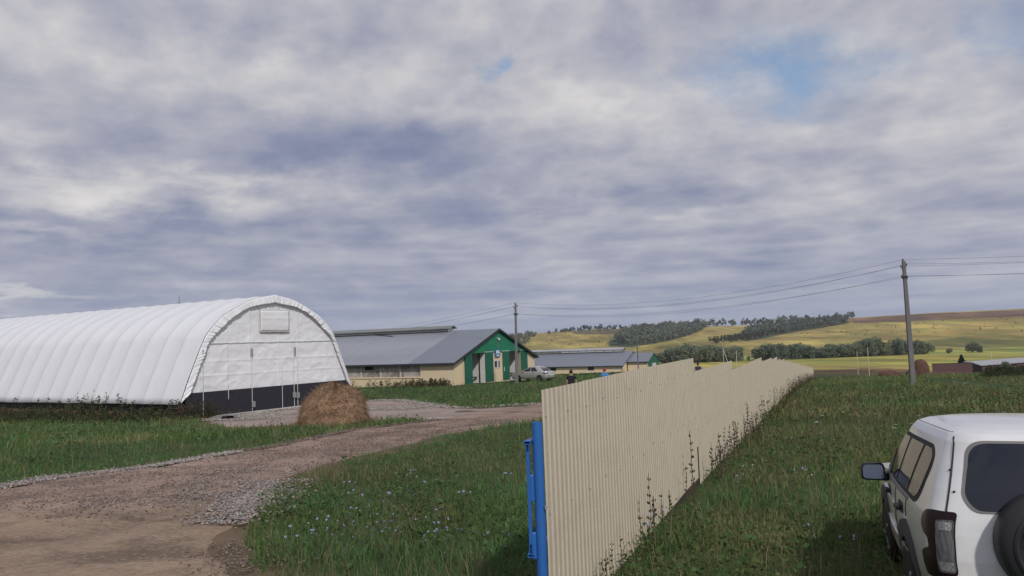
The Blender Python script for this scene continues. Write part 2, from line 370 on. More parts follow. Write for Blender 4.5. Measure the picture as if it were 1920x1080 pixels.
def ground_mat():
    m = bpy.data.materials.new('land'); m.use_nodes = True; T = NT(m.node_tree)
    out = T.n('ShaderNodeOutputMaterial'); b = T.n('ShaderNodeBsdfPrincipled'); T.link(b.outputs[0], out.inputs[0])
    b.inputs['Roughness'].default_value = .95; b.inputs['Specular IOR Level'].default_value = .1
    at = T.n('ShaderNodeAttribute', attribute_name='tint'); tc = T.n('ShaderNodeTexCoord'); v = tc.outputs['Object']
    def nz(s, st, det=5.0):
        mp = T.n('ShaderNodeMapping', i_Vector=v); mp.inputs['Scale'].default_value = st
        return T.n('ShaderNodeTexNoise', i_Vector=mp.outputs[0], i_Scale=s, i_Detail=det, i_Roughness=.62).outputs['Fac']
    a = nz(.012, (1, .55, .2)); c = nz(.09, (.6, 1, .2)); e = nz(1.3, (1, 1, 1))
    f = T.math('ADD', T.math('ADD', T.math('MULTIPLY', a, .9), T.math('MULTIPLY', c, .7)), T.math('MULTIPLY', e, .4))
    mr = T.n('ShaderNodeMapRange', i_0=f, i_1=.72, i_2=1.28, i_3=.62, i_4=1.36)
    col = T.mix(1.0, at.outputs['Color'], mr.outputs[0], 'MULTIPLY')
    hue = T.n('ShaderNodeMapRange', i_0=nz(.02, (.8, 1.2, .2)), i_1=.4, i_2=.65)
    col2 = T.mix(1.0, col, (.80, 1.02, .82), 'MULTIPLY')
    col = T.mix(hue.outputs[0], col, col2)
    st = T.n('ShaderNodeMapRange', i_0=nz(.045, (1.0, .20, .2), 5.0), i_1=.48, i_2=.60)
    col = T.mix(T.math('MULTIPLY', st.outputs[0], .75), col, T.mix(1.0, col, (1.65, 1.5, 1.3), 'MULTIPLY'))
    s2 = T.n('ShaderNodeMapRange', i_0=nz(.030, (1.0, .25, .2), 5.0), i_1=.50, i_2=.62)
    col = T.mix(T.math('MULTIPLY', s2.outputs[0], .65), col, T.mix(1.0, col, (.58, .62, .62), 'MULTIPLY'))
    T.link(col, b.inputs['Base Color'])
    return m
M['land'] = ground_mat()
def road_mat():
    m = bpy.data.materials.new('gravelly_dirt'); m.use_nodes = True; T = NT(m.node_tree)
    out = T.n('ShaderNodeOutputMaterial'); b = T.n('ShaderNodeBsdfPrincipled'); T.link(b.outputs[0], out.inputs[0])
    b.inputs['Roughness'].default_value = .95; b.inputs['Specular IOR Level'].default_value = .15
    at = T.n('ShaderNodeAttribute', attribute_name='tint'); tc = T.n('ShaderNodeTexCoord'); v = tc.outputs['Object']
    n1 = T.n('ShaderNodeTexNoise', i_Vector=v, i_Scale=.8, i_Detail=8.0, i_Roughness=.65).outputs['Fac']
    n2 = T.n('ShaderNodeTexNoise', i_Vector=v, i_Scale=9.0, i_Detail=6.0, i_Roughness=.7).outputs['Fac']
    vo = T.n('ShaderNodeTexVoronoi', i_Vector=v, i_Scale=14.0)
    f = T.math('ADD', T.math('MULTIPLY', n1, .8), T.math('MULTIPLY', n2, .7))
    mr = T.n('ShaderNodeMapRange', i_0=f, i_1=.5, i_2=1.0, i_3=.62, i_4=1.30)
    col = T.mix(1.0, at.outputs['Color'], mr.outputs[0], 'MULTIPLY')
    sv = T.n('ShaderNodeSeparateColor', i_0=vo.outputs['Color'])
    peb = T.math('MULTIPLY', T.math('GREATER_THAN', sv.outputs[0], .62), T.math('LESS_THAN', vo.outputs['Distance'], .42))
    col = T.mix(T.math('MULTIPLY', peb, .45), col, (.36, .31, .28))
    T.link(col, b.inputs['Base Color'])
    h = T.math('ADD', T.math('MULTIPLY', vo.outputs['Distance'], -.5), T.math('MULTIPLY', n2, 1.2))
    bp = T.n('ShaderNodeBump', i_Strength=.8, i_Height=h); bp.inputs['Distance'].default_value = .04
    T.link(bp.outputs[0], b.inputs['Normal'])
    return m
M['road'] = road_mat()
def stone_mat():
    m = bpy.data.materials.new('crushed_stone'); m.use_nodes = True; T = NT(m.node_tree)
    out = T.n('ShaderNodeOutputMaterial'); b = T.n('ShaderNodeBsdfPrincipled'); T.link(b.outputs[0], out.inputs[0]); b.inputs['Roughness'].default_value = .95
    at = T.n('ShaderNodeAttribute', attribute_name='tint'); T.link(at.outputs['Color'], b.inputs['Base Color']); return m
M['stone'] = stone_mat()
def film_mat(name, col, streak):
    return mat(name, col, streak, .45, 1.0, .1)

# ------------------------------------------------------------------ the lie of the land
_yy = np.arange(-400, 700, 1.0)
def _prof(pts):
    a = np.interp(_yy, [p[0] for p in pts], [p[1] for p in pts]); k = np.hanning(17); k /= k.sum()
    sm = np.convolve(np.pad(a, 8, mode='edge'), k, 'valid'); w = smooth01((_yy - 12) / 25); return a * (1 - w) + sm * w
_R = _prof([(-400, .6), (-20, .1), (8, 0), (15, -.12), (25, -.42), (40, -.85), (48, -1.1), (75, -2.4), (100, -3.8), (135, -6.0), (175, -8.3), (220, -9.8), (300, -11.2), (400, -12.1), (700, -12.2)])
_L = _prof([(-400, .6), (-20, .1), (8, 0), (15, -.12), (25, -.42), (40, -.85), (48, -1.05), (75, -1.45), (100, -2.1), (150, -4.5), (200, -6.7), (300, -10.2), (400, -12.0), (700, -12.2)])
_azt = [-180, -60, -25, -5, 0, 3, 6, 11, 15, 17, 20, 23, 28, 33, 40, 60, 180]
_eth = [0, 3, 5, 11, 13, 16, 18, 17, 14.5, 14, 17, 20, 23, 23, 23, 16, 0]
def g(x, y):
    x = np.asarray(x, float); y = np.asarray(y, float)
    t = smooth01((x / (np.abs(y) + 5) - .17) / .17); t = np.where(y < 0, 1, t)
    near = np.interp(y, _yy, _L) * (1 - t) + np.interp(y, _yy, _R) * t
    r = np.hypot(x, y); az = np.degrees(np.arctan2(x, y))
    e = np.interp(az, _azt, _eth) + 1.2 * (fbm(az * .35 + 40, az * 0 + 3.3, 5, 3) - .5)
    RR = 1280.0 - 120 * smooth01((az - 10) / 20)
    zr = 2.4 + e / FPX * RR
    tt = np.clip((r - 560) / (RR - 560), 0, 1); s = tt * (.45 + .55 * tt)
    hill = (zr + 12.2) * s - 3.0 * np.clip((r - RR) / 400, 0, 6) + 2.2 * (fbm(x * .006 + 9, y * .006, 11, 3) - .5) * smooth01(tt * 5) * (1 - tt) * 2
    return near + np.where(r > 560, hill, 0)
def gz(x, y): return float(g(x, y))
def survey(px, py):
    """ground point under a point of the photograph"""
    d = px_dir(px, py); d = d / math.hypot(d[0], d[1]); ts = np.concatenate([np.arange(3, 60, .1), np.arange(60, 500, .5), np.arange(500, 1600, 2)])
    hit = CAM[2] + d[2] * ts - g(d[0] * ts, d[1] * ts); i = np.argmax(hit < 0)
    if not (hit < 0).any(): t = 1255.0
    elif i == 0: t = 3.0
    else: t = ts[i - 1] + (ts[i] - ts[i - 1]) * hit[i - 1] / (hit[i - 1] - hit[i])
    return (d[0] * t, d[1] * t)
def plan(pts): return [survey(*p) for p in pts]
def sight(px, py, Y):
    d = px_dir(px, py); p = CAM + d * (Y / d[1]); return float(p[0]), float(p[1]), float(p[2])

ROAD = plan([(-60, 925), (0, 918), (60, 905), (120, 896), (200, 888), (270, 880), (350, 866), (430, 852), (520, 838), (640, 812), (740, 798), (815, 789), (880, 775), (930, 768), (1015, 757), (1110, 746),
             (1110, 778), (1015, 791), (997, 793), (940, 801), (900, 806), (836, 817), (780, 831), (723, 846), (680, 856), (623, 871), (561, 895), (523, 908), (507, 945), (484, 972), (445, 1000), (440, 1030), (474, 1066), (490, 1100), (520, 1180), (-400, 1180), (-300, 980)])
YARD = plan([(385, 797), (375, 786), (440, 776), (520, 766), (570, 760), (640, 752), (690, 752), (725, 750), (765, 751), (800, 757), (850, 765), (900, 766), (1015, 757), (1000, 768), (930, 772), (870, 782), (800, 788), (740, 786), (690, 793), (620, 801), (540, 799), (470, 802), (430, 803)])
TRACK = plan([(1742, 712), (1781, 711), (1818, 715), (1862, 720), (1940, 730), (1980, 740), (1940, 737), (1865, 730), (1818, 726), (1763, 717)])
DIRTY = plan([(385, 797), (430, 803), (480, 806), (540, 803), (620, 802), (560, 792), (450, 790)])
LANDUSE = [  # painter's order, surveyed outlines of fields -> colour
    ([(940, 676), (1920, 671), (2200, 668), (2200, 660), (1290, 664), (940, 664)], (.30, .265, .085)),
    ([(1240, 672), (1920, 668), (1990, 668), (1990, 690), (1760, 690), (1520, 691), (1240, 688)], (.33, .285, .085)),
    ([(1400, 683), (1760, 686), (1990, 682), (1990, 690), (1700, 699), (1510, 692)], (.34, .26, .10)),
    ([(1600, 690), (1690, 692), (1745, 698), (1700, 704), (1600, 699)], (.20, .125, .065)),
    ([(1495, 694), (1600, 693), (1735, 697), (1735, 704), (1600, 702), (1500, 701)], (.125, .085, .05)),
    ([(1745, 697), (1830, 704), (1900, 706), (1900, 711), (1800, 711), (1735, 704)], (.16, .10, .06)),
    ([(1720, 640), (1800, 632), (1990, 640), (1990, 655), (1850, 652), (1745, 650)], (.16, .145, .06)),
    ([(1745, 655), (1990, 648), (1990, 662), (1745, 664)], (.27, .27, .085)),
    ([(1595, 597), (1700, 591), (2000, 578), (2000, 590), (1780, 599), (1700, 603), (1600, 606)], (.185, .112, .085)),
    ([(1325, 642), (1400, 623), (1430, 612), (1595, 594), (1592, 606), (1480, 624), (1400, 640), (1345, 647)], (.085, .085, .05)),
    ([(1140, 640), (1180, 622), (1230, 610), (1320, 606), (1310, 622), (1250, 640), (1190, 651), (1140, 650)], (.07, .085, .05)),
    ([(1070, 622), (1170, 617), (1160, 627), (1080, 627)], (.16, .125, .085)),
    ([(960, 640), (985, 628), (1060, 621), (1060, 615), (950, 622)], (.07, .085, .045)),
    ([(1185, 660), (1290, 640), (1380, 632), (1400, 640), (1345, 648), (1330, 665), (1240, 672)], (.24, .19, .08)),
    ([(1020, 655), (1150, 652), (1170, 660), (1020, 662)], (.12, .13, .06)),
]
LANDUSE = [(plan(p), c) for p, c in LANDUSE]

def build_ground():
    az = np.concatenate([np.linspace(-180, -48, 34)[:-1], np.linspace(-48, 48, 620)[:-1], np.linspace(48, 180, 34)[:-1]])
    rad = np.concatenate([np.geomspace(.8, 460, 150), np.linspace(463, 1400, 170), np.geomspace(1450, 9000, 12)])
    A, Rr = np.meshgrid(np.radians(az), rad); X = Rr * np.sin(A); Y = Rr * np.cos(A); Z = g(X, Y)
    na, nr = len(az), len(rad)
    V = np.stack([X, Y, Z], -1).reshape(-1, 3); V = np.vstack([V, [[0, 0, gz(0, 0)]]])
    idx = np.arange(na * nr).reshape(nr, na); nx = np.roll(idx, -1, 1)
    F = np.stack([idx[:-1], idx[1:], nx[1:], nx[:-1]], -1).reshape(-1, 4)
    x, y = V[:, 0], V[:, 1]; r = np.hypot(x, y)
    col = np.tile([.048, .070, .028], (len(V), 1))
    n = fbm(x * .05, y * .05, 21, 4)[:, None]; col = col * (.8 + .5 * n) + (n > .55) * np.array([.010, .004, .002])
    far = smooth01((r - 70) / 140)[:, None]; col = col * (1 - far) + far * np.array([.060, .078, .034])
    val = smooth01((r - 236) / 14)[:, None]; col = col * (1 - val) + val * np.array([.27, .24, .10])
    hill = smooth01((r - 545) / 40)[:, None]; col = col * (1 - hill) + hill * (np.array([.350, .262, .100]) * (.66 + .62 * fbm(x * .02, y * .008, 33, 4)[:, None]))
    jx = x + 1.6 * (fbm(x * 1.9, y * 1.9, 81, 3) - .5); jy = y + 1.6 * (fbm(x * 1.9 + 30, y * 1.9, 82, 3) - .5)
    for dx, dy in ((0, 0), (.5, 0), (-.5, 0), (0, .5), (0, -.5)):
        m = (in_poly(jx + dx, jy + dy, ROAD) | in_poly(jx + dx, jy + dy, YARD)) & (r < 60); col[m] = np.array([.150, .115, .078])
    for poly, c in LANDUSE:
        m = in_poly(x + 6 * (fbm(x * .05, y * .05, 3, 2) - .5) * smooth01((r - 200) / 200), y, poly)
        col[m] = np.array(c) * (.85 + .3 * fbm(x[m] * .06, y[m] * .02, 8, 3)[:, None])
    o = np_mesh('ground', V, F, M['land'], col, smooth=True); tag(o, kind='structure'); return o
build_ground()

def drape(name, poly, step, lift, colf, hf=None, mat_=None):
    p = np.array(poly); x0, y0 = p.min(0); x1, y1 = p.max(0); bnd = []
    for i in range(len(p)):
        a, b = p[i], p[(i + 1) % len(p)]; k = max(1, int(np.hypot(*(b - a)) / step))
        bnd += [tuple(a + (b - a) * j / k) for j in range(k)]
    bx = np.array(bnd); bx = bx + np.stack([fbm(bx[:, 0] * 1.1, bx[:, 1] * 1.1, 4, 3) - .5, fbm(bx[:, 0] * 1.1 + 50, bx[:, 1] * 1.1, 5, 3) - .5], 1) * .5
    gx, gy = np.meshgrid(np.arange(x0, x1, step), np.arange(y0, y1, step)); gx = gx.ravel() + rng.uniform(-.3, .3, gx.size) * step; gy = gy.ravel() + rng.uniform(-.3, .3, gy.size) * step
    ins = in_poly(gx, gy, [tuple(q) for q in bx])
    pts = [Vector(q) for q in bx] + [Vector(q) for q in zip(gx[ins], gy[ins])]; nb = len(bx)
    res = delaunay_2d_cdt(pts, [(i, (i + 1) % nb) for i in range(nb)], [], 1, 1e-5)
    V2 = np.array([tuple(v) for v in res[0]]); F = np.array([f for f in res[2] if len(f) == 3])
    de = np.concatenate([np.min(np.hypot(q[:, None, 0] - bx[None, :, 0], q[:, None, 1] - bx[None, :, 1]), 1) for q in np.array_split(V2, 40)])
    ed = smooth01(de / max(.45, step * 1.6)); z = g(V2[:, 0], V2[:, 1]) - .03 + (lift + .03) * ed
    if hf is not None: z = z + hf(V2[:, 0], V2[:, 1]) * ed
    V = np.column_stack([V2, z])
    a = V[F[:, 1]] - V[F[:, 0]]; b = V[F[:, 2]] - V[F[:, 0]]; flip = np.cross(a[:, :2], b[:, :2]) < 0; F[flip] = F[flip][:, ::-1]
    o = np_mesh(name, V, F, mat_ or M['road'], colf(V2[:, 0], V2[:, 1]), smooth=True); return tag(o, kind='structure')
_RC = plan([(-100, 1010), (150, 985), (400, 915), (620, 848), (800, 806), (1000, 775), (1110, 762)])
def road_dist(x, y):
    best = np.full(x.shape, 1e9); sd = np.zeros(x.shape)
    for (ax, ay), (bx, by) in zip(_RC[:-1], _RC[1:]):
        dx, dy = bx - ax, by - ay; L = dx * dx + dy * dy; t = np.clip(((x - ax) * dx + (y - ay) * dy) / L, 0, 1); d = np.hypot(x - ax - dx * t, y - ay - dy * t)
        s = np.sign((x - ax) * dy - (y - ay) * dx); k = d < best; sd = np.where(k, d * s, sd); best = np.minimum(best, d)
    return sd
def ruts(x, y):
    d = road_dist(x, y) + .25 * (fbm(x * .3, y * .3, 66, 2) - .5); return np.exp(-((d - .85) / .26) ** 2) + np.exp(-((d + .85) / .26) ** 2)
def road_col(x, y):
    base = np.array([.325, .236, .188]); dust = np.array([.335, .245, .175])
    t = smooth01((15.5 - y) / 4)[:, None] * np.ones((len(x), 1)); n = fbm(x * .35, y * .6, 61, 4)[:, None]; n2 = fbm(x * .9, y * 1.6, 77, 3)[:, None]
    c = base * (1 - t) + dust * t; c = c * (.80 + .42 * n); c = c * np.where(n2 > .60, .72, 1.0); c = c * (1 - .13 * ruts(x, y))[:, None]; return c
def road_h(x, y): return -.035 * ruts(x, y) + .06 * (fbm(x * .8, y * .8, 91, 3) - .5) + .03 * (fbm(x * 3, y * 3, 92, 2) - .5)
drape('dirt_road', ROAD, .20, .055, road_col, road_h)
drape('gravel_yard', YARD, .45, .030, lambda x, y: np.array([.34, .268, .238]) * (.78 + .45 * fbm(x * .25, y * .5, 14, 4)[:, None]), lambda x, y: .10 * (fbm(x * .4, y * .6, 17, 3) - .5))
drape('dirt_track', TRACK, 1.2, .05, lambda x, y: np.array([.19, .16, .13]) * (.85 + .3 * fbm(x * .2, y * .2, 14, 3)[:, None]))

#@@PART2
# ------------------------------------------------------------------ white arched hangar
def spline(pts, n):
    P = [np.array(p, float) for p in pts]; P = [2 * P[0] - P[1]] + P + [2 * P[-1] - P[-2]]; out = []
    for i in range(1, len(P) - 2):
        for k in range(n):
            t = k / n; out.append(tuple(.5 * (2 * P[i] + (P[i + 1] - P[i - 1]) * t + (2 * P[i - 1] - 5 * P[i] + 4 * P[i + 1] - P[i + 2]) * t * t + (3 * P[i] - P[i - 1] - 3 * P[i + 1] + P[i + 2]) * t ** 3)))
    out.append(tuple(P[-2])); return out
def build_hangar():
    a = R(31); u = (math.sin(a), math.cos(a)); Px, Py = -16.78, 40.0; W = 12.1; z0 = -.95
    t = thing('arched_hangar', 'long white tarpaulin hangar with rounded arched roof and black skirt on its end', 'hangar', (Px + u[0] * W / 2, Py + u[1] * W / 2, z0), R(90) - a)
    half_o = [(6.22, .86), (5.60, 2.32), (4.88, 3.86), (4.50, 4.46), (3.75, 5.16), (3.2, 5.50), (1.62, 6.20), (0, 6.53)]   # outer arch (x, z)
    half_i = [(5.72, 1.30), (4.90, 3.02), (4.45, 3.95), (3.62, 4.70), (2.72, 5.34), (1.65, 5.80), (0, 6.07)]
    def full(h, n): 
        s = spline(h, n); return [(-x, z) for x, z in s] + [(x, z) for x, z in s[::-1][1:]]
    arch = full(half_o, 5); L = 52.0; rib = 1.52; nl = int(L / rib) * 10
    # outer cover, sagging a little between the ribs
    m = MB(); vs = []; fs = []; na = len(arch)
    ctr = np.array([0, 2.2])
    for j in range(nl + 1):
        y = L * j / nl; ph = (y / rib) % 1.0; sag = .060 * (1 - (abs(ph - .5) * 2) ** 2.0) * (.75 + .5 * fbm(y / rib // 1 * 3.7, .5, 2, 1)) if 0 < j < nl else 0
        for i, (x, z) in enumerate(arch):
            d = np.array([x, z]) - ctr; d /= np.linalg.norm(d); w = .9 if .0 < abs(x) else 1
            k = sag * w + .03 * (fbm(y * .8 + 3, i * .25, 71, 3) - .5)
            zz = z - d[1] * k
            if i in (0, na - 1): zz = z + .05 * (fbm(y * .7, 1.5, 5, 2) - .5) - .06
            vs.append((x - d[0] * k, y, zz))
    for j in range(nl):
        for i in range(na - 1):
            p = j * na + i; fs.append((p, p + 1, p + na + 1, p + na))
    m.add(vs, fs).build('cover', M['tarp'], t, smooth=True, solid=.012)
    # the cover folded over the front edge as a puckered valance
    inn = full(half_i, 5); nI = 420
    def along(c, f):
        seg = np.cumsum([0] + [math.dist(c[i], c[i + 1]) for i in range(len(c) - 1)]); s = f * seg[-1]; i = min(np.searchsorted(seg, s, 'right') - 1, len(c) - 2)
        k = (s - seg[i]) / (seg[i + 1] - seg[i]); return (c[i][0] + (c[i + 1][0] - c[i][0]) * k, c[i][1] + (c[i + 1][1] - c[i][1]) * k)
    vs = []; fs = []; nv = 6
    for i in range(nI + 1):
        f = i / nI; o = along(arch, f); q = along(inn, f); n1 = fbm(f * 78, .5, 9, 2); puck = (1 - abs(n1 - .5) * 4) * .5; pk2 = fbm(f * 30, 4.5, 12, 2) - .5
        for k in range(nv + 1):
            s = k / nv; x = o[0] + (q[0] - o[0]) * s; z = o[1] + (q[1] - o[1]) * s
            bul = s * .05 + (.25 + .75 * s) * .10 * puck + .14 * s * pk2 + .03 * (fbm(f * 160 + s * 3, s * 2.2, 19, 2) - .5)
            vs.append((x, -.06 - bul, z + (.06 * pk2 if k == nv else 0)))
    for i in range(nI):
        for k in range(nv):
            p = i * (nv + 1) + k; fs.append((p, p + 1, p + nv + 2, p + nv + 1))
    MB().add(vs, fs).build('valance', M['tarp_wrinkled'], t, smooth=True, solid=.01)
    # gable curtain
    arc2 = [(x * .985, z * .99) for x, z in arch]
    zb = 1.30
    def top_at(x):
        xs = [p[0] for p in arc2]; return np.interp(x, xs, [p[1] for p in arc2])
    nx, nz = 230, 120
    def cur(i, j):
        x = -5.95 + 11.9 * i; zt = max(top_at(x), zb + .02); z = zb + (zt - zb) * j
        d1 = fbm(x * .55 + z * .5, z * .9 - x * .25, 31, 3); d2 = fbm(x * 1.1 - z * .8 + 20, z * 1.3 + x * .4, 37, 3); d3 = fbm(x * 1.6 + 7, z * 2.6, 39, 3)
        y = .03 + .05 * abs(d1 - .5) * 1.6 + .055 * abs(d2 - .5) * 1.6 + .02 * (d3 - .5)
        for sx in (-3.3, -1.75, .32, 1.75, 4.1, -5.0): y -= .016 * math.exp(-((x - sx) / .05) ** 2)
        for sz in (2.9, 2.15): y -= .016 * math.exp(-((z - sz) / .05) ** 2)
        return (x, y, z)
    MB().grid(nx, nz, cur).build('gable_curtain', M['tarp_wrinkled'], t, smooth=True)
    # upper curtain laps the lower one at the cross bar
    MB().grid(80, 3, lambda i, j: (-4.85 + 9.75 * i, -.012 - .012 * fbm(i * 30, j, 3, 2), 3.83 + .05 * j)).build('curtain_hem', M['tarp_wrinkled'], t, smooth=True, solid=.01)
    m = MB().prism([(-6.15, 0.02), (6.1, -.02), (5.74, 1.33), (-5.74, 1.33)], 'y', -.03, .03); m.build('black_skirt', M['black_sheet'], t)
    v = MB().grid(20, 16, lambda i, j: (-1.07 + 2.09 * i, -.085 - .03 * math.sin(j * 3.1) - .05 * (fbm(i * 3, j * 4, 6, 3) - .5) - (.02 if j > .58 and j < .66 else 0), 4.47 + 1.13 * j)).build('vent_flap', M['tarp_wrinkled'], t, smooth=True, solid=.012)
    f = MB()
    for q in (((-1.1, 4.44), (1.05, 4.44)), ((-1.1, 5.62), (1.05, 5.62)), ((-1.1, 4.44), (-1.1, 5.62)), ((1.05, 4.44), (1.05, 5.62))):
        f.bar((q[0][0], -.06, q[0][1]), (q[1][0], -.06, q[1][1]), .05, .05)
    f.build('vent_frame', M['frame_white'], v)
    for x, zt, zl in ((-4.88, 3.2, .1), (-3.3, 1.7, .85), (-1.72, 3.1, .1), (.45, 2.5, .06), (1.35, 3.0, .08), (1.62, 3.0, .08)):
        MB().tube([(x, -.07, zl), (x, -.07, zt)], .017, 6).build('tension_post', M['frame_white'], t)
    for x, z in ((-1.67, .44), (1.32, .72), (1.60, .68)):
        MB().box(x - .10, -.16, z - .16, x + .10, -.06, z + .16).build('winch_box', M['grey_steel'], t, bevel=.015)
    for x in (-4.88, -1.72, 1.45):
        MB().box(x - .05, -.12, 3.1, x + .05, -.04, 3.5).build('strap', M['grey_steel'], t)
    # foundation beam, side timber and posts under the long sides
    MB().box(-5.9, -.12, -.05, 6.1, .10, .06).build('sill', M['white_block'], t)
    for sx in (-1, 1):
        MB().box(sx * 6.02 - .08, .25, .16, sx * 6.02 + .08, L, .38).build('base_board', M['wood'], t)
        MB().box(sx * 6.0 - .16, .25, -.5, sx * 6.0 + .16, L, .12).build('footing', M['white_block'], t)
        MB().box(sx * 5.86 - .02, .2, .1, sx * 5.86 + .02, L, 1.2).build('gap_shade_sheet', M['black_sheet'], t)  # shade of the open gap under the cover, put in as a black sheet
    MB().tube([(-6.22, -.02, .62), (-6.20, -.03, .50), (-6.18, -.03, .36)], .16, 8).build('corner_tie', M['red'], t, smooth=True)
    MB().prism([(-6.1, 0), (6.1, 0)] + [(x * .97, z * .98) for x, z in arch[::-1]], 'y', L - .3, L - .2).build('rear_wall', M['tarp'], t)
    return t
build_hangar()
mx, my, _ = sight(336, 570, 62)
m_ = thing('antenna_mast', 'thin dark mast rising behind the ridge of the white hangar', 'mast', (mx, my, gz(mx, my)))
MB().tube([(0, 0, 0), (0, 0, 8.15)], .035, 6, .022).build('pole', M['cable'], m_)
MB().tube([(-.14, 0, 7.7), (.14, 0, 7.7)], .014, 5).build('cross_arm', M['cable'], m_)

# ------------------------------------------------------------------ haystack
def build_hay():
    hx, hy = survey(629, 797); x, y = hx * 1.036, hy * 1.036; z = gz(x, y) - .06
    t = thing('haystack', 'brown domed haystack on the gravel in front of the white hangar', 'haystack', (x, y, z))
    n, k = 84, 40; vs = []; fs = []
    for j in range(k + 1):
        s = j / k; ang = s * math.pi / 2
        for i in range(n):
            th = 2 * math.pi * i / n; rr = 1.36 * math.cos(ang) ** .84 * (1 + .05 * math.cos(3 * th + 1) + .04 * math.sin(5 * th)); h = 1.56 * (1 - .10 * max(0, math.cos(th + .9)) * math.sin(ang)) * math.sin(ang) ** .98
            d = .46 * (fbm(th * 1.4 + 3, s * 3.2, 13, 4) - .5) + .26 * (fbm(math.cos(th) * 5 + 9, math.sin(th) * 5 + s * 8, 14, 3) - .5)
            if s > .55: d += .14 * (fbm(math.cos(th) * 2.2 + 4, math.sin(th) * 2.2 + s * 5, 15, 3) - .5)
            rr *= 1 + d * .55; h *= 1 + d * .35 * min(1, s * 3) + .05 * math.sin(th * 2 + 1) * s
            vs.append((rr * math.cos(th), rr * math.sin(th), h))
    for j in range(k):
        for i in range(n): fs.append((j * n + i, j * n + (i + 1) % n, (j + 1) * n + (i + 1) % n, (j + 1) * n + i))
    MB().add(vs, fs).build('hay_pile', M['hay'], t, smooth=True)
    # loose stalks hanging over the surface
    V = []; F = []; T_ = []
    P = np.array(vs)
    for q in range(2600):   # straw spilled on the ground round the foot
        a_ = rng.uniform(0, 6.28); r_ = 1.15 + abs(rng.normal(0, .38)); b = np.array([math.cos(a_) * r_, math.sin(a_) * r_, .10 + rng.uniform(0, .05)]); d = rng.normal(0, 1, 3) * np.array([1, 1, .12]); d /= np.linalg.norm(d); w = np.array([-d[1], d[0], 0]) * .012; o = len(V); V += [b - w, b + w, b + d * rng.uniform(.12, .35)]; F.append((o, o + 1, o + 2)); T_ += [np.array([.34, .22, .135]) * rng.uniform(.5, 1.2)] * 3
    for q in range(9000):
        b = P[rng.integers(0, len(P))]; nrm = np.array([b[0], b[1], b[2] * .6]); nrm /= np.linalg.norm(nrm) + 1e-6
        d = rng.normal(0, 1, 3) + np.array([b[0] * .3, b[1] * .3, -.9]); d /= np.linalg.norm(d); l = rng.uniform(.10, .30); w = np.cross(d, nrm) * .012
        b = b + nrm * rng.uniform(-.01, .03); e = b + d * l + nrm * .03; o = len(V); V += [b - w, b + w, e]; F.append((o, o + 1, o + 2)); c = np.array([.38, .25, .155]) * rng.uniform(.45, 1.25); T_ += [c] * 3
    tag(np_mesh('loose_stalk', V, F, M['leaf'], T_, t), kind='stuff')
build_hay()

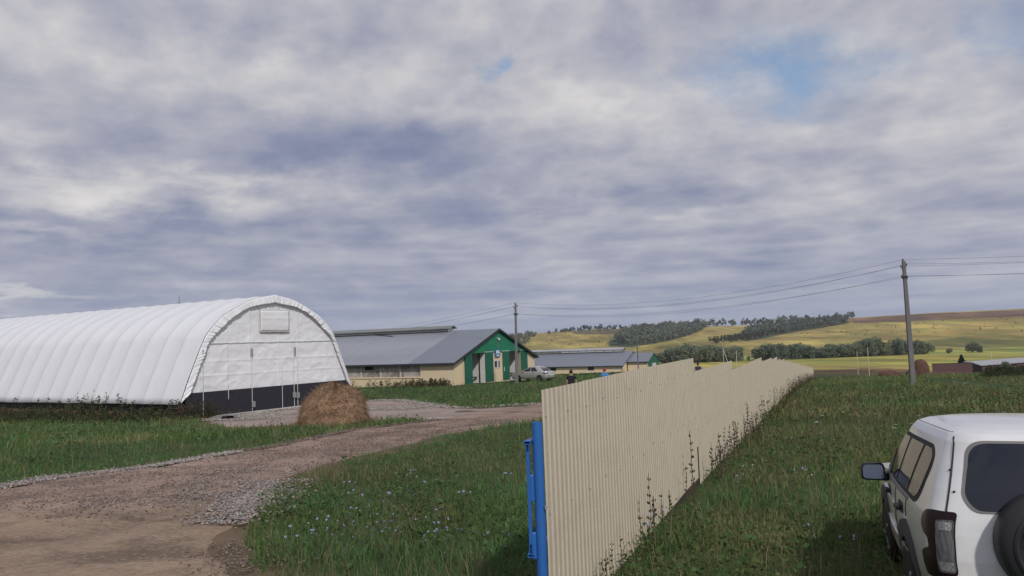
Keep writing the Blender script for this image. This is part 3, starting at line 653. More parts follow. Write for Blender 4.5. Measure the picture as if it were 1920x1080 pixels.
# ------------------------------------------------------------------ cow barns
def build_barn():
    a = R(27); z0 = -1.75
    t = thing('cow_barn', 'long cream barn with grey roof and green gable end with opened doors', 'barn', (-5.45, 73.0, z0), R(63))
    zE, zP, Lb = .66 - z0, 3.75 - z0, 64.0; W = 17.85; xm = W / 2
    rs = (zP - zE) / xm
    def rz(x): return zE + rs * min(x, W - x)
    x0, x1 = .28, W - .28; y0 = .35; zh = 1.43 - z0   # door head
    # front wall: piers and lintel, half a metre thick
    piers = [(x0, 3.4), (6.15, 11.4), (14.1, x1)]
    for pa, pb in piers:
        m = MB(); m.prism([(pa, -.6), (pb, -.6), (pb, min(zh, rz(pb) - .12)), (pa, min(zh, rz(pa) - .12))] if pa > x0 and pb < x1 else
                          ([(x0, -.6), (pb, -.6), (pb, zh), ((zh - zE + .12) / rs, zh), (x0, rz(x0) - .12)] if pa == x0 else [(pa, -.6), (x1, -.6), (x1, rz(x1) - .12), (W - (zh - zE + .12) / rs, zh), (pa, zh)]), 'y', y0, y0 + .5)
        m.build('wall', M['cream'], t)
    xa = (zh - zE + .12) / rs
    MB().prism([(xa, zh), (W - xa, zh), (xm, zP - .10)], 'y', y0 - .09, y0 + .45).build('gable_cladding', M['green'], t)
    # white jambs and passage walls
    for xj in (3.4, 11.4):
        MB().box(xj - .004, y0 + .002, -.6, xj + .02, y0 + .52, zh).build('jamb', M['white_wall'], t)
        MB().box(xj + 2.70, y0 + .002, -.6, xj + 2.735, y0 + .52, zh).build('jamb', M['white_wall'], t)
        MB().box(xj + 2.78, y0 + .62, -.6, xj + 2.98, y0 + 9, zh + .02).build('passage_wall', M['white_wall'], t)
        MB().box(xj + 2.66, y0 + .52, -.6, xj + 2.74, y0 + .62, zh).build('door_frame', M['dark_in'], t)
        MB().box(xj - .9, y0 + .6, -.6, xj - .7, y0 + 9, zh + .02).build('passage_wall', M['white_wall'], t)
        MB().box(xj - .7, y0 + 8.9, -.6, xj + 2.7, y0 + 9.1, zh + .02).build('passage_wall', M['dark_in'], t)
        MB().box(xj - .69, y0 + .51, zh - .04, xj + 2.77, y0 + 8.9, zh + .01).build('ceiling', M['white_wall'], t)
        MB().bar((xj + 1.5, y0 + 2.2, .75), (xj + 2.7, y0 + .9, .75), .08, .16).build('barrier', M['wood_dark'], t)
    for la, lb, zb, off in ((2.06, 3.38, .15, .12), (6.17, 7.82, .30, 0), (9.88, 11.36, .26, 0), (14.12, 15.70, .42, 0)):
        d = MB().box(la, y0 - .075 - off, zb, lb, y0 - .015 - off, zh + .03).build('door_leaf', M['green_dark'], t)
        for zz in (zb + .5, zh - .5): MB().box(la + .02, y0 - .10 - off, zz, lb - .1, y0 - .078 - off, zz + .07).build('hinge_strap', M['green_dark'], d)
    MB().box(10.05, y0 - .13, 1.15, 10.12, y0 - .09, 1.6).build('door_handle', M['frame_white'], t)
    MB().box(9.7, y0 - .10, zh + .032, 11.5, y0 - .02, zh + .09).build('door_rail', M['frame_white'], t)
    MB().box(6.05, y0 - .10, zh + .032, 7.9, y0 - .02, zh + .09).build('door_rail', M['frame_white'], t)
    MB().box(14.0, y0 - .10, zh + .032, 15.75, y0 - .02, zh + .09).build('door_rail', M['frame_white'], t)
    w = MB().box(8.12, y0 - .01, 1.62, 9.3, y0 + .012, 2.27).build('window', M['glass_dark'], t)
    f = MB()
    for q in ((8.06, 1.55, 9.36, 1.63), (8.06, 2.25, 9.36, 2.33), (8.06, 1.63, 8.14, 2.25), (9.28, 1.63, 9.36, 2.25), (8.68, 1.63, 8.98, 2.25)): f.box(q[0], y0 - .035, q[1], q[2], y0 - .012, q[3])
    f.build('frame', M['frame_white'], w)
    s = MB().box(8.17, y0 - .16, 2.70, 9.19, y0 - .115, 3.40).build('sign_board', M['sign_blue'], t)
    pc = MB(); pc.box(8.30, y0 - .168, 3.02, 9.0, y0 - .1605, 3.34); pc.box(8.38, y0 - .168, 2.76, 8.98, y0 - .1605, 2.90); pc.prism([(8.9, 2.95), (9.1, 3.05), (8.9, 3.3)], 'y', y0 - .172, y0 - .1685)
    pc.build('pictogram', M['sign_white'], s)
    lp = MB().box(8.70, y0 - .30, 4.52, 8.98, y0 - .09, 4.62); lp.lathe([(.03, .03), (.15, -.10), (.13, -.12)], 10, c=(8.84, y0 - .27, 4.50)); lp.build('lamp', M['frame_white'], t)
    MB().bar((8.84, y0 - .11, 3.55), (8.84, y0 - .11, 4.3), .05, .03).build('cable_pipe', M['concrete'], t)
    # side walls
    y_end = Lb - .3
    wy0, wy1, wz0, wz1 = 4.06, 58.0, -.60 - z0, .56 - z0
    m = MB(); m.box(x0, y0 + .5, -.6, x0 + .4, wy0, zE - .12); m.box(x0, wy0, -.6, x0 + .4, y_end, wz0); m.box(x0, wy1, wz0, x0 + .4, y_end, zE - .12); m.box(x0, wy0, wz1, x0 + .4, wy1, zE - .12)
    m.build('wall', M['cream'], t)
    MB().box(x0 - .07, wy0, wz0 - .10, x0 + .02, wy1, wz0 - .02).build('window_ledge', M['cream'], t)
    MB().box(x0 - .012, .92, -.6, x0 + .01, .98, zE - .1).build('corner_strip', M['frame_white'], t)
    k = 0; y = wy0
    while y < wy1 - .2:
        ye = min(y + 2.35, wy1)
        wn = MB().grid(8, 6, lambda i, j: (x0 + .10 + .015 * math.sin(i * 9), y + (ye - y) * i, wz0 + (wz1 - wz0) * j)).build('window', M['polycarb'], t, solid=.01)
        fr = MB()
        for q in (y + .04, ye - .04): fr.bar((x0 + .07, q, wz0), (x0 + .07, q, wz1), .07, .05)
        fr.bar((x0 + .07, y, (wz0 + wz1) / 2 + .1), (x0 + .07, ye, (wz0 + wz1) / 2 + .1), .03, .03)
        fr.build('frame', M['frame_white'], wn)
        if k == 2: MB().box(x0 + .06, y + .9, wz0 + .72, x0 + .09, y + 1.9, wz1 - .02).build('open_pane', M['dark_in'], wn)
        y = ye; k += 1
    MB().box(x1 - .4, y0 + .5, -.6, x1, y_end, zE - .12).build('wall', M['cream'], t)
    MB().prism([(x0, -.6), (x1, -.6), (x1, rz(x1) - .12), (xm, zP - .12), (x0, rz(x0) - .12)], 'y', y_end, y_end + .3).build('wall', M['cream'], t)
    # roof: weathered sheets, newer slate coloured sheets at the front
    ov = -.30; yn = 5.2
    for sgn in (0, 1):
        def X(x): return x if sgn == 0 else W - x
        for ya, yb, mm, nm in ((ov + .35, yn, 'roof_new', 'roof'), (yn, Lb, 'roof', 'roof')):
            sk = 3.3 if mm == 'roof' else 0
            # the seam between old and new sheets runs parallel to the verge
            m = MB(); x_out = -.12
            p = [(x_out, zE - rs * .12), (xm, zP)]
            vs = []
            for (px_, pz_) in p:
                for yy in (ya, yb):
                    vs += [(X(px_), yy, pz_), (X(px_), yy, pz_ + .07)]
            m.add(vs, [(0, 4, 6, 2), (1, 3, 7, 5), (0, 2, 3, 1), (4, 5, 7, 6), (0, 1, 5, 4), (2, 6, 7, 3)])
            m.build(nm, M[mm], t, fixn=True)
        m = MB()
        y_ = 6.4
        while y_ < Lb - .5:   # standing seams
            m.add([(X(-.12), y_, zE - rs * .12 + .071), (X(-.12), y_ + .05, zE - rs * .12 + .071), (X(xm), y_ + .05, zP + .071), (X(xm), y_, zP + .071),
                   (X(-.12), y_, zE - rs * .12 + .082), (X(-.12), y_ + .05, zE - rs * .12 + .082), (X(xm), y_ + .05, zP + .082), (X(xm), y_, zP + .082)], [(4, 5, 6, 7), (0, 1, 5, 4), (2, 3, 7, 6), (0, 4, 7, 3), (1, 2, 6, 5)]); y_ += 1.9
        m.build('roof_seam', M['roof'], t, fixn=True)
        MB().prism([(X(-.13), zE - rs * .13 - .14), (X(xm), zP - .14), (X(xm), zP + .08), (X(-.13), zE - rs * .13 + .08)], 'y', .0, .045).build('verge_board', M['eave'], t, fixn=True)
        MB().box(min(X(-.16), X(-.125)), .0, zE - rs * .12 - .12, max(X(-.16), X(-.125)), Lb, zE - rs * .12 + .04).build('eave_board', M['eave'], t)
    # ridge monitor
    mo = MB().prism([(xm - .55, zP + .02), (xm + .55, zP + .02), (xm + .55, zP + .30), (xm, zP + .52), (xm - .55, zP + .30)], 'y', 5.9, Lb - 4).build('ridge_vent', M['monitor'], t)
    MB().prism([(xm - .70, zP + .26), (xm, zP + .56), (xm + .70, zP + .26), (xm + .70, zP + .31), (xm, zP + .61), (xm - .70, zP + .31)], 'y', 5.5, Lb - 4).build('vent_roof', M['monitor'], mo)
    MB().prism([(xm - .5, zP - .05), (xm + .5, zP - .05), (xm + .5, zP + .28), (xm, zP + .5), (xm - .5, zP + .28)], 'y', 5.84, 5.88).build('vent_end', M['frame_white'], mo)
    MB().bar((xm - 1.2, 12.5, zP - .28), (xm - .5, 15.4, zP - .02), .10, .05).build('loose_batten', M['eave'], t)
    return t
build_barn()

def build_barn_far():
    z0 = -6.9
    t = thing('cow_barn', 'low cream barn with dark blue grey roof and row of clear panels along its ridge', 'barn', (27.26, 200.0, z0), R(63))
    W, L = 17.0, 66.0; xm = W / 2; zE, zP = -4.5 - z0, -1.15 - z0; rs = (zP - zE) / xm
    MB().box(.3, .3, -1.5, .7, L, zE - .1).build('wall', M['cream'], t)
    MB().box(W - .7, .3, -3.5, W - .3, L, zE - .1).build('wall', M['cream'], t)
    for y in (.3, L): MB().prism([(.3, -2.5), (W - .3, -2.5), (W - .3, zE), (xm, zP - .1), (.3, zE)], 'y', y, y + .3).build('wall', M['cream'], t)
    for s in (0, 1):
        X = (lambda x: x) if s == 0 else (lambda x: W - x)
        MB().prism([(X(-.3), zE - .3 * rs), (X(xm), zP), (X(xm), zP + .08), (X(-.3), zE - .3 * rs + .08)], 'y', 0, L + .4).build('roof', M['roof_new'], t, fixn=True)
        MB().box(min(X(-.34), X(-.305)), 0, zE - .3 * rs - .10, max(X(-.34), X(-.305)), L, zE - .3 * rs + .05).build('eave_board', M['eave'], t)
        MB().prism([(X(-.3), zE - .3 * rs - .2), (X(xm), zP - .2), (X(xm), zP + .09), (X(-.3), zE - .3 * rs + .09)], 'y', -.06, -.005).build('verge_board', M['roof_new'], t, fixn=True)
    for y in (8.0, 18.6, 29, 40, 50):
        w = MB().box(.27, y, zE - 1.12, .305, y + 1.6, zE - .25).build('window', M['dark_in'], t)
        MB().box(.24, y - .1, zE - 1.2, .268, y + 1.7, zE - 1.121).build('sill', M['frame_white'], w)
    mo = MB().box(xm - .9, 2.6, zP - .05, xm + .9, L - 4, zP + .55).build('ridge_vent', M['monitor'], t)
    y = 2.7
    while y < L - 6:
        p = MB().box(xm - .93, y + .1, zP + .08, xm - .901, y + 2.35, zP + .52).build('vent_panel', M['white_wall'] if y < 20 else M['polycarb'], mo); y += 2.5
    MB().prism([(xm - 1.15, zP + .5), (xm, zP + .95), (xm + 1.15, zP + .5), (xm + 1.15, zP + .58), (xm, zP + 1.03), (xm - 1.15, zP + .58)], 'y', 2.3, L - 3.6).build('vent_roof', M['pale_roof'], mo)
    # lower entrance wing with green gable
    va, vb, yv = 3.6, 13.4, -5.6; vm = (va + vb) / 2; zv, zp2 = -3.75 - z0, -1.75 - z0; r2 = (zp2 - zv) / (vm - va)
    MB().box(va + .25, yv + .2, -1.5, va + .5, 0, zv).build('porch_wall', M['cream'], t)
    MB().box(vb - .5, yv + .2, -2.5, vb - .25, 0, zv).build('porch_wall', M['cream'], t)
    for s in (0, 1):
        X = (lambda x: x) if s == 0 else (lambda x: va + vb - x)
        MB().prism([(X(va - .25), zv - .25 * r2), (X(vm), zp2), (X(vm), zp2 + .08), (X(va - .25), zv - .25 * r2 + .08)], 'y', yv, 2.6).build('porch_roof', M['roof_new'], t, fixn=True)
        MB().box(min(X(va - .28), X(va - .255)), yv, zv - .25 * r2 - .15, max(X(va - .28), X(va - .255)), 0, zv - .25 * r2 + .04).build('eave_board', M['eave'], t)
    MB().prism([(va + .25, -2), (vb - .25, -2), (vb - .25, zv + .05), (vm, zp2 - .08), (va + .25, zv + .05)], 'y', yv + .2, yv + .4).build('gable_wall', M['green_dark'], t)
    d = MB().box(vm - 1.5, yv + .12, -2, vm + 1.9, yv + .195, 2.55).build('door', M['white_wall'], t)
    MB().box(va + .6, yv + .10, -2, vm - 1.6, yv + .19, 2.5).build('door_leaf', M['green_dark'], t)
build_barn_far()

# ------------------------------------------------------------------ ivory sheet fence
FA = R(21.6); FU = (math.sin(FA), math.cos(FA)); F0 = (.204, 6.30)
def fpos(s, o=0.0): return (F0[0] + FU[0] * s + FU[1] * o, F0[1] + FU[1] * s - FU[0] * o)   # o > 0: camera side (right)
def build_fence():
    t = thing('sheet_fence', 'long ivory corrugated sheet metal fence stepping downhill through the grass', 'fence', (F0[0], F0[1], 0), R(90) - FA)
    secs = [(0, 7.62, 2.012, 2.0), (7.62, 13.35, 1.785, 2.0), (13.35, 22.3, 1.563, 2.0), (22.3, 27.6, 1.40, 2.0)]
    s = 27.6
    while s < 112:
        n = 2.9 + (.5 if int(s) % 3 == 0 else -.3 if int(s) % 3 == 1 else .1); secs.append((s, s + n, 1.28 - .0485 * (s - 27.6) + (.05 if int(s * 7) % 2 else -.01), 2.0)); s += n
    # local axes: x along the fence, y = away from the camera side (left)
    prof = [(0, 0), (.015, .011), (.056, .011), (.071, 0)]; pit = .115
    for k, (a, b, zt, h) in enumerate(secs):
        m = MB(); pts = []; x = a
        while x < b:
            for dx, dy in prof:
                if x + dx < b: pts.append((x + dx, -dy))
            x += pit
        pts.append((b - .002, 0))
        zb = zt - h + .02; jit = lambda q: .010 * math.sin(int(q / 1.15) * 12.9898)
        rows = (zb, zb + .7, zt - .6, zt)
        vs = [(x_, y_ + .012 * (fbm(x_ * .6, z_ * .8, 44, 2) - .5) + (.005 if int(x_ / 1.15) % 2 else 0), z_ + jit(x_)) for z_ in rows for x_, y_ in pts]; n = len(pts)
        m.add(vs, [(j * n + i, j * n + i + 1, (j + 1) * n + i + 1, (j + 1) * n + i) for j in range(len(rows) - 1) for i in range(n - 1)])
        p = m.build('panel', M['fence'], t, solid=.0015)
        if k < 6:
            sc = MB()
            for zz in (zb + .25, zb + 1.0, zt - .22):
                q = a + .039
                while q < b - .05: sc.lathe([(.008, 0), (.008, .006), (.003, .009)], 6, 'y', (q, -.011 - .009, zz + .03 * math.sin(q * 5))); q += pit * 5
            tag(sc.build('screw', M['grey_steel'], p), kind='stuff')
            for zz in (zb + .25, zb + 1.0, zt - .22): MB().box(a + .25, .02, zz - .02, b, .06, zz + .02).build('rail', M['fence_back'], t)
        q = a + .35
        while q < b:
            MB().box(q, .062, zt - h - .9, q + .06, .122, zt - .12).build('post', M['fence_back'], t); q += 2.7
        if k: MB().box(a - .03, -.012, zt - h - .5, a + .03, .05, zt - h + .75).build('joint_post', M['wood_dark'], t)
    for a, b, z in ((4.9, 7.58, -.14), (9.5, 13.3, -.42), (17, 22.2, -.72)):
        MB().box(a, .015, z - .25, b, .045, z + .20).build('kick_board', M['wood_dark'], t)
build_fence()

def build_gate():
    x, y, _ = sight(1010.5, 900, 6.22); z = gz(x, y)
    t = thing('gate_post', 'thick blue painted pipe post at the near end of the ivory fence', 'post', (x, y, z))
    MB().lathe([(.041, -.3), (.041, 1.74), (.041, 1.762), (.035, 1.762), (.035, 1.2)], 28).build('pipe', M['blue'], t, smooth=True)
    MB().lathe([(.0345, 1.60), (.0345, 1.61)], 20).build('pipe_mouth', M['dark_in'], t)
    MB().box(.036, -.05, 1.10, .056, -.02, 1.125).build('bolt', M['grey_steel'], t)
    for zz in (1.16, .72): MB().box(-.070, -.03, zz, -.038, .012, zz + .20).build('hinge_plate', M['blue'], t, bevel=.006)
    # the gate itself is swung open and runs back behind the post
    gt = thing('metal_gate', 'blue tubular gate swung open beside the blue pipe post', 'gate', (x - .083, y - .03, z), R(90 - 17))
    w, L = .048, 2.6
    def tube_open(m, x0, x1, z0, z1, hw):
        th = .006
        m.box(x0, -hw, z0, x1, hw, z0 + th); m.box(x0, -hw, z1 - th, x1, hw, z1); m.box(x0, -hw, z0 + th, x1, -hw + th, z1 - th); m.box(x0, hw - th, z0 + th, x1, hw, z1 - th); m.box(x0 + .10, -hw + th, z0 + th, x0 + .104, hw - th, z1 - th)
    m = MB(); tube_open(m, 0, L, 1.595, 1.622, .028); m.build('top_rail', M['blue'], gt)
    m = MB(); tube_open(m, 0, L, .735, .762, .028); m.build('bottom_rail', M['blue'], gt)
    m = MB(); m.box(.0, -.013, .83, .03, .013, 1.535); m.build('stile', M['blue'], gt, bevel=.004)
    for za, zb in ((1.536, 1.594), (.763, .829)):
        m = MB(); m.box(0, -.013, za, .03, -.009, zb); m.box(0, .009, za, .03, .013, zb); m.box(.024, -.0085, za, .03, .0085, zb); m.build('spacer', M['blue'], gt)
    MB().box(L - .05, -.013, .763, L, .013, 1.594).build('stile', M['blue'], gt)
    MB().bar((.05, 0, .78), (L - .06, 0, 1.57), .02, .02).build('brace', M['blue'], gt)
build_gate()

# ------------------------------------------------------------------ poles and wires
def build_pole(base, top, label, kind='concrete'):
    h = top[2] - base[2]; lx, ly = top[0] - base[0], top[1] - base[1]
    t = thing('utility_pole', label, 'utility pole', tuple(base), 0, 'concrete utility poles')
    m = MB(); w0, w1 = .155, .095; d0, d1 = .14, .09; vs = []
    for z, w, d in ((-.8, w0 * 1.04, d0 * 1.04), (h, w1, d1)):
        cx, cy = lx * z / h, ly * z / h
        vs += [(cx - w, cy - d * .72, z), (cx + w, cy - d * .72, z), (cx + w * .8, cy + d, z), (cx - w * .8, cy + d, z)]
    m.add(vs, [(3, 2, 1, 0), (4, 5, 6, 7), (0, 1, 5, 4), (1, 2, 6, 5), (2, 3, 7, 6), (3, 0, 4, 7)]); m.build('shaft', M['pole'], t, bevel=.012)
    hooks = []
    for dz, dx in ((-.02, -.04), (-.42, -.17), (-.30, .17), (-1.02, -.17), (-1.06, .17)):
        c = MB().tube([(lx + dx * .55, ly, h + dz - .05), (lx + dx, ly, h + dz - .06), (lx + dx, ly, h + dz + .06)], .016, 6)
        ar = c.build('hook', M['ceramic'], t)
        MB().lathe([(.02, .02), (.05, .04), (.04, .08), (.05, .10), (.02, .15)], 10, c=(lx + dx, ly, h + dz)).build('insulator', M['ceramic'], ar, smooth=True)
        hooks.append((base[0] + lx + dx, base[1] + ly, base[2] + h + dz + .10))
    MB().box(lx - .135, ly - .11, h - 1.06, lx + .135, ly + .12, h - .94).build('clamp_band', M['ceramic'], t)
    return hooks
pR = sight(1712, 722, 47.8); tR = sight(1694, 489, 47.8); pR = (pR[0], pR[1], gz(pR[0], pR[1]) + .0)
pM = sight(969, 720, 73.0); tM = sight(966.5, 569, 73.0); pM = (pM[0], pM[1], gz(pM[0], pM[1]))
hR = build_pole(pR, tR, 'tall grey concrete utility pole leaning in the meadow beyond the white car')
hM = build_pole(pM, tM, 'grey concrete utility pole before the green gabled barn beside the silver car')
pO = (58.0, 29.0, gz(58, 29)); hO = build_pole(pO, (58.0, 29.0, pO[2] + 7.5), 'grey concrete utility pole outside the meadow edge, end of the wires')
pB = (-46.0, 128.0, gz(-46, 128)); hB = build_pole(pB, (-46.0, 128.0, pB[2] + 6.6), 'grey concrete utility pole hidden behind the long grey barn roof')
RANK = ['topmost', 'second highest', 'third highest', 'fourth highest', 'lowest']
order = [0, 2, 1, 3, 4]
for (ha, hb, sag, where) in ((hM, hR, 1.15, 'between the barn pole and the leaning meadow pole'), (hR, hO, .75, 'running from the leaning meadow pole out over the white car'), (hM, hB, .9, 'running from the barn pole back over the grey barn roof')):
    for k, i in enumerate(order):
        a, b = np.array(ha[i]), np.array(hb[i]); pts = []
        for q in range(41):
            f = q / 40; p = a + (b - a) * f; p[2] -= 4 * (sag * (1 + .12 * (k % 2) - .04 * k)) * f * (1 - f); pts.append(tuple(p))
        o = MB().tube(pts, .0075, 5).build('power_line', M['wire'])
        tag(o, RANK[k] + ' wire ' + where, 'wire', 'overhead power lines')
def small_pole(px, pyt, pyb, Y, label, mat_, r=.10, strut=None, arm=False):
    x, y, _ = sight(px, pyb, Y); z = gz(x, y); zt = sight(px, pyt, Y)[2]
    t = thing('wooden_pole', label, 'pole', (x, y, z)); h = zt - z
    MB().tube([(0, 0, -.5), (0, 0, h)], r, 8, r * .75).build('shaft', mat_, t)
    MB().tube([(-.25, 0, h - .3), (.25, 0, h - .3)], .03, 5).build('cross_arm', M['ceramic'], t)
    for dx in (-.22, .22): MB().lathe([(.03, 0), (.06, .05), (.05, .16), (.02, .2)], 8, c=(dx, 0, h - .28)).build('insulator', M['ceramic'], t)
    if strut:
        xs, ys, _ = sight(strut, pyb, Y); MB().tube([(xs - x, ys - y, gz(xs, ys) - z - .4), (.05, 0, h * .82)], r * .9, 8).build('strut', mat_, t)
small_pole(1197, 622, 695, 150, 'slim grey pole standing before the far barn with the dark blue roof', M['pole'], .12)
small_pole(1357.5, 646, 690, 245, 'pale pole propped by a slanting strut behind the fence', M['pole_wood'], .10, strut=1372)
small_pole(1382, 657, 690, 235, 'short yellowish post above the notch of the fence, near the propped pole', M['pole_wood'], .10)
small_pole(1608.5, 659, 690, 205, 'pale thin pole at the edge of the yellow field, shorter of the pair there', M['pole_wood'], .07)
small_pole(1630, 651, 702, 172, 'thin pole at the edge of the yellow field, taller of the pair there', M['pole_wood'], .075)
small_pole(1859.5, 656, 676, 240, 'pale post in the field behind the pale shed roof', M['pole_wood'], .09)

#@@PART3
# ------------------------------------------------------------------ cars
class Body:
    def __init__(s, st, rb=.05, fb=.12): s.st = np.array(st, float); s.rb = rb; s.fb = fb
    tp = 0.0
    def tap(s, x): return 1 - s.tp * float(smooth01((x - 1.4) / 2.3))
    def par(s, z):
        t = s.st; return tuple(np.interp(z, t[:, 0], t[:, k]) for k in range(1, 5))
    def side(s, x, z, off=0.0, sg=1):
        w, xr, xf, c = s.par(z)
        if x < xr + c: y = w - c + math.sqrt(max(c * c - (xr + c - x) ** 2, 0))
        elif x > xf - c: y = w - c + math.sqrt(max(c * c - (x - xf + c) ** 2, 0))
        else: y = w
        return (x, sg * (y * s.tap(x) + off), z)
    def rear(s, y, z, off=0.0):
        w, xr, xf, c = s.par(z); a = abs(y)
        x = xr if a < w - c else xr + c - math.sqrt(max(c * c - (a - w + c) ** 2, 0))
        return (x - s.rb * max(0, 1 - (y / w) ** 2) - off, y, z)
    def corner(s, q, z, off=0.0, sg=1):
        """q: metres round the rear corner from its middle, + towards the side"""
        w, xr, xf, c = s.par(z); h = c * math.pi / 4
        if q > h: return (xr + c + (q - h), sg * (w + off), z)
        if q < -h:
            y = w - c - (-h - q); return (xr - s.rb * max(0, 1 - (y / w) ** 2) - off, sg * y, z)
        an = math.pi / 4 + q / c; return (xr + c - (c + off) * math.cos(an) - s.rb * max(0, 1 - ((w - c + c * math.sin(an)) / w) ** 2), sg * (w - c + (c + off) * math.sin(an)), z)
    def front_screen(s, y, z, off=0.0):
        w, xr, xf, c = s.par(z); a = abs(y); x = xf if a < w - c else xf - c + math.sqrt(max(c * c - (a - w + c) ** 2, 0))
        return (x + s.fb * max(0, 1 - (y / w) ** 2) + off, y, z)
    def mesh(s, nz=64):
        zs = sorted(set(list(np.linspace(s.st[0, 0], s.st[-1, 0], nz)) + list(s.st[:, 0]))); rings = []
        for z in zs:
            w, xr, xf, c = s.par(z); ring = []
            for y in np.linspace(-(w - c), w - c, 14): ring.append((xr, y))
            for k in range(1, 9): an = math.pi / 2 * k / 9; ring.append((xr + c - c * math.cos(an), w - c + c * math.sin(an)))
            for x in np.linspace(xr + c, xf - c, 30): ring.append((x, w))
            for k in range(1, 9): an = math.pi / 2 * k / 9; ring.append((xf - c + c * math.sin(an), w - c + c * math.cos(an)))
            for y in np.linspace(w - c, -(w - c), 14): ring.append((xf, y))
            for k in range(1, 9): an = math.pi / 2 * k / 9; ring.append((xf - c + c * math.cos(an), -(w - c) - c * math.sin(an)))
            for x in np.linspace(xf - c, xr + c, 30): ring.append((x, -w))
            for k in range(1, 9): an = math.pi / 2 * k / 9; ring.append((xr + c - c * math.sin(an), -(w - c) - c * math.cos(an)))
            mid = (xr + xf) / 2
            rings.append([(x - s.rb * max(0, 1 - (y / w) ** 2) if x < mid and x < xr + c + .001 else (x + s.fb * max(0, 1 - (y / w) ** 2) if x > xf - c - .001 else x), y * s.tap(x), z) for x, y in ring])
        n = len(rings[0]); m = MB(); m.add([p for r in rings for p in r], [(j * n + i, (j + 1) * n + i, (j + 1) * n + (i + 1) % n, j * n + (i + 1) % n) for j in range(len(rings) - 1) for i in range(n)])
        o = (len(rings) - 1) * n; m.f.append(tuple(range(o, o + n))[::-1]); m.f.append(tuple(range(n)))
        return m
def round_poly(p, r, n=6):
    out = []; k = len(p)
    for i in range(k):
        a, b, c = np.array(p[i - 1], float), np.array(p[i], float), np.array(p[(i + 1) % k], float)
        rr = r[i] if isinstance(r, (list, tuple)) else r
        u = (a - b); v = (c - b); rr_ = min(rr, np.linalg.norm(u) * .45, np.linalg.norm(v) * .45)
        s, e = b + u / np.linalg.norm(u) * rr_, b + v / np.linalg.norm(v) * rr_
        for j in range(n + 1): t = j / n; out.append(tuple(s * (1 - t) ** 2 + 2 * b * t * (1 - t) + e * t * t))
    return out
def patch(poly, fn, off, name, mat_, parent, step=.05, depth=.02, smooth=True):
    p = [np.array(q, float) for q in poly]; b = []
    for i in range(len(p)):
        d = p[(i + 1) % len(p)] - p[i]; k = max(1, int(np.linalg.norm(d) / step)); b += [tuple(p[i] + d * j / k) for j in range(k)]
    bb = np.array(b); (x0, y0), (x1, y1) = bb.min(0), bb.max(0)
    gx, gy = np.meshgrid(np.arange(x0 + step / 2, x1, step), np.arange(y0 + step / 2, y1, step)); gx, gy = gx.ravel(), gy.ravel()
    ins = in_poly(gx, gy, b); q = np.stack([gx[ins], gy[ins]], 1)
    if len(q):
        dm = np.min(np.hypot(q[:, None, 0] - bb[None, :, 0], q[:, None, 1] - bb[None, :, 1]), 1); q = q[dm > step * .45]
    pts = [Vector(v) for v in b] + [Vector(v) for v in q]; nb = len(b)
    r = delaunay_2d_cdt(pts, [(i, (i + 1) % nb) for i in range(nb)], [], 1, 1e-6)
    mp = {}
    for i, src in enumerate(r[3]):
        for s_ in src: mp[s_] = i
    m = MB(); n = len(r[0]); m.v = [fn(v[0], v[1], off) for v in r[0]] + [fn(v[0], v[1], off - depth) for v in b]
    m.f = [tuple(f) for f in r[2]] + [(mp[i], mp[(i + 1) % nb], n + (i + 1) % nb, n + i) for i in range(nb) if i in mp and (i + 1) % nb in mp]
    return m.build(name, mat_, parent, smooth=smooth, fixn=True)
def wheel(parent, x, y, r, w, sg, spokes=5):
    m = MB().lathe([(r * .62, -w / 2), (r * .93, -w / 2), (r, -w * .36), (r, w * .36), (r * .93, w / 2), (r * .62, w / 2)], 36, 'y')
    o = m.build('wheel', M['rubber'], parent, smooth=True); o.location = (x, y, r)
    k = MB().lathe([(r * .63, -w * .35), (r * .66, sg * w * .47), (r * .60, sg * w * .45), (r * .56, sg * w * .25), (r * .2, sg * w * .22)], 30, 'y')
    for i in range(spokes):
        a = 2 * math.pi * i / spokes; k.bar((math.cos(a) * r * .1, sg * w * .38, math.sin(a) * r * .1), (math.cos(a) * r * .62, sg * w * .42, math.sin(a) * r * .62), r * .16, .03)
    k.lathe([(r * .14, sg * w * .30), (r * .14, sg * w * .46), (.01, sg * w * .47)], 14, 'y').build('rim', M['rim'], o, smooth=True, fixn=True)

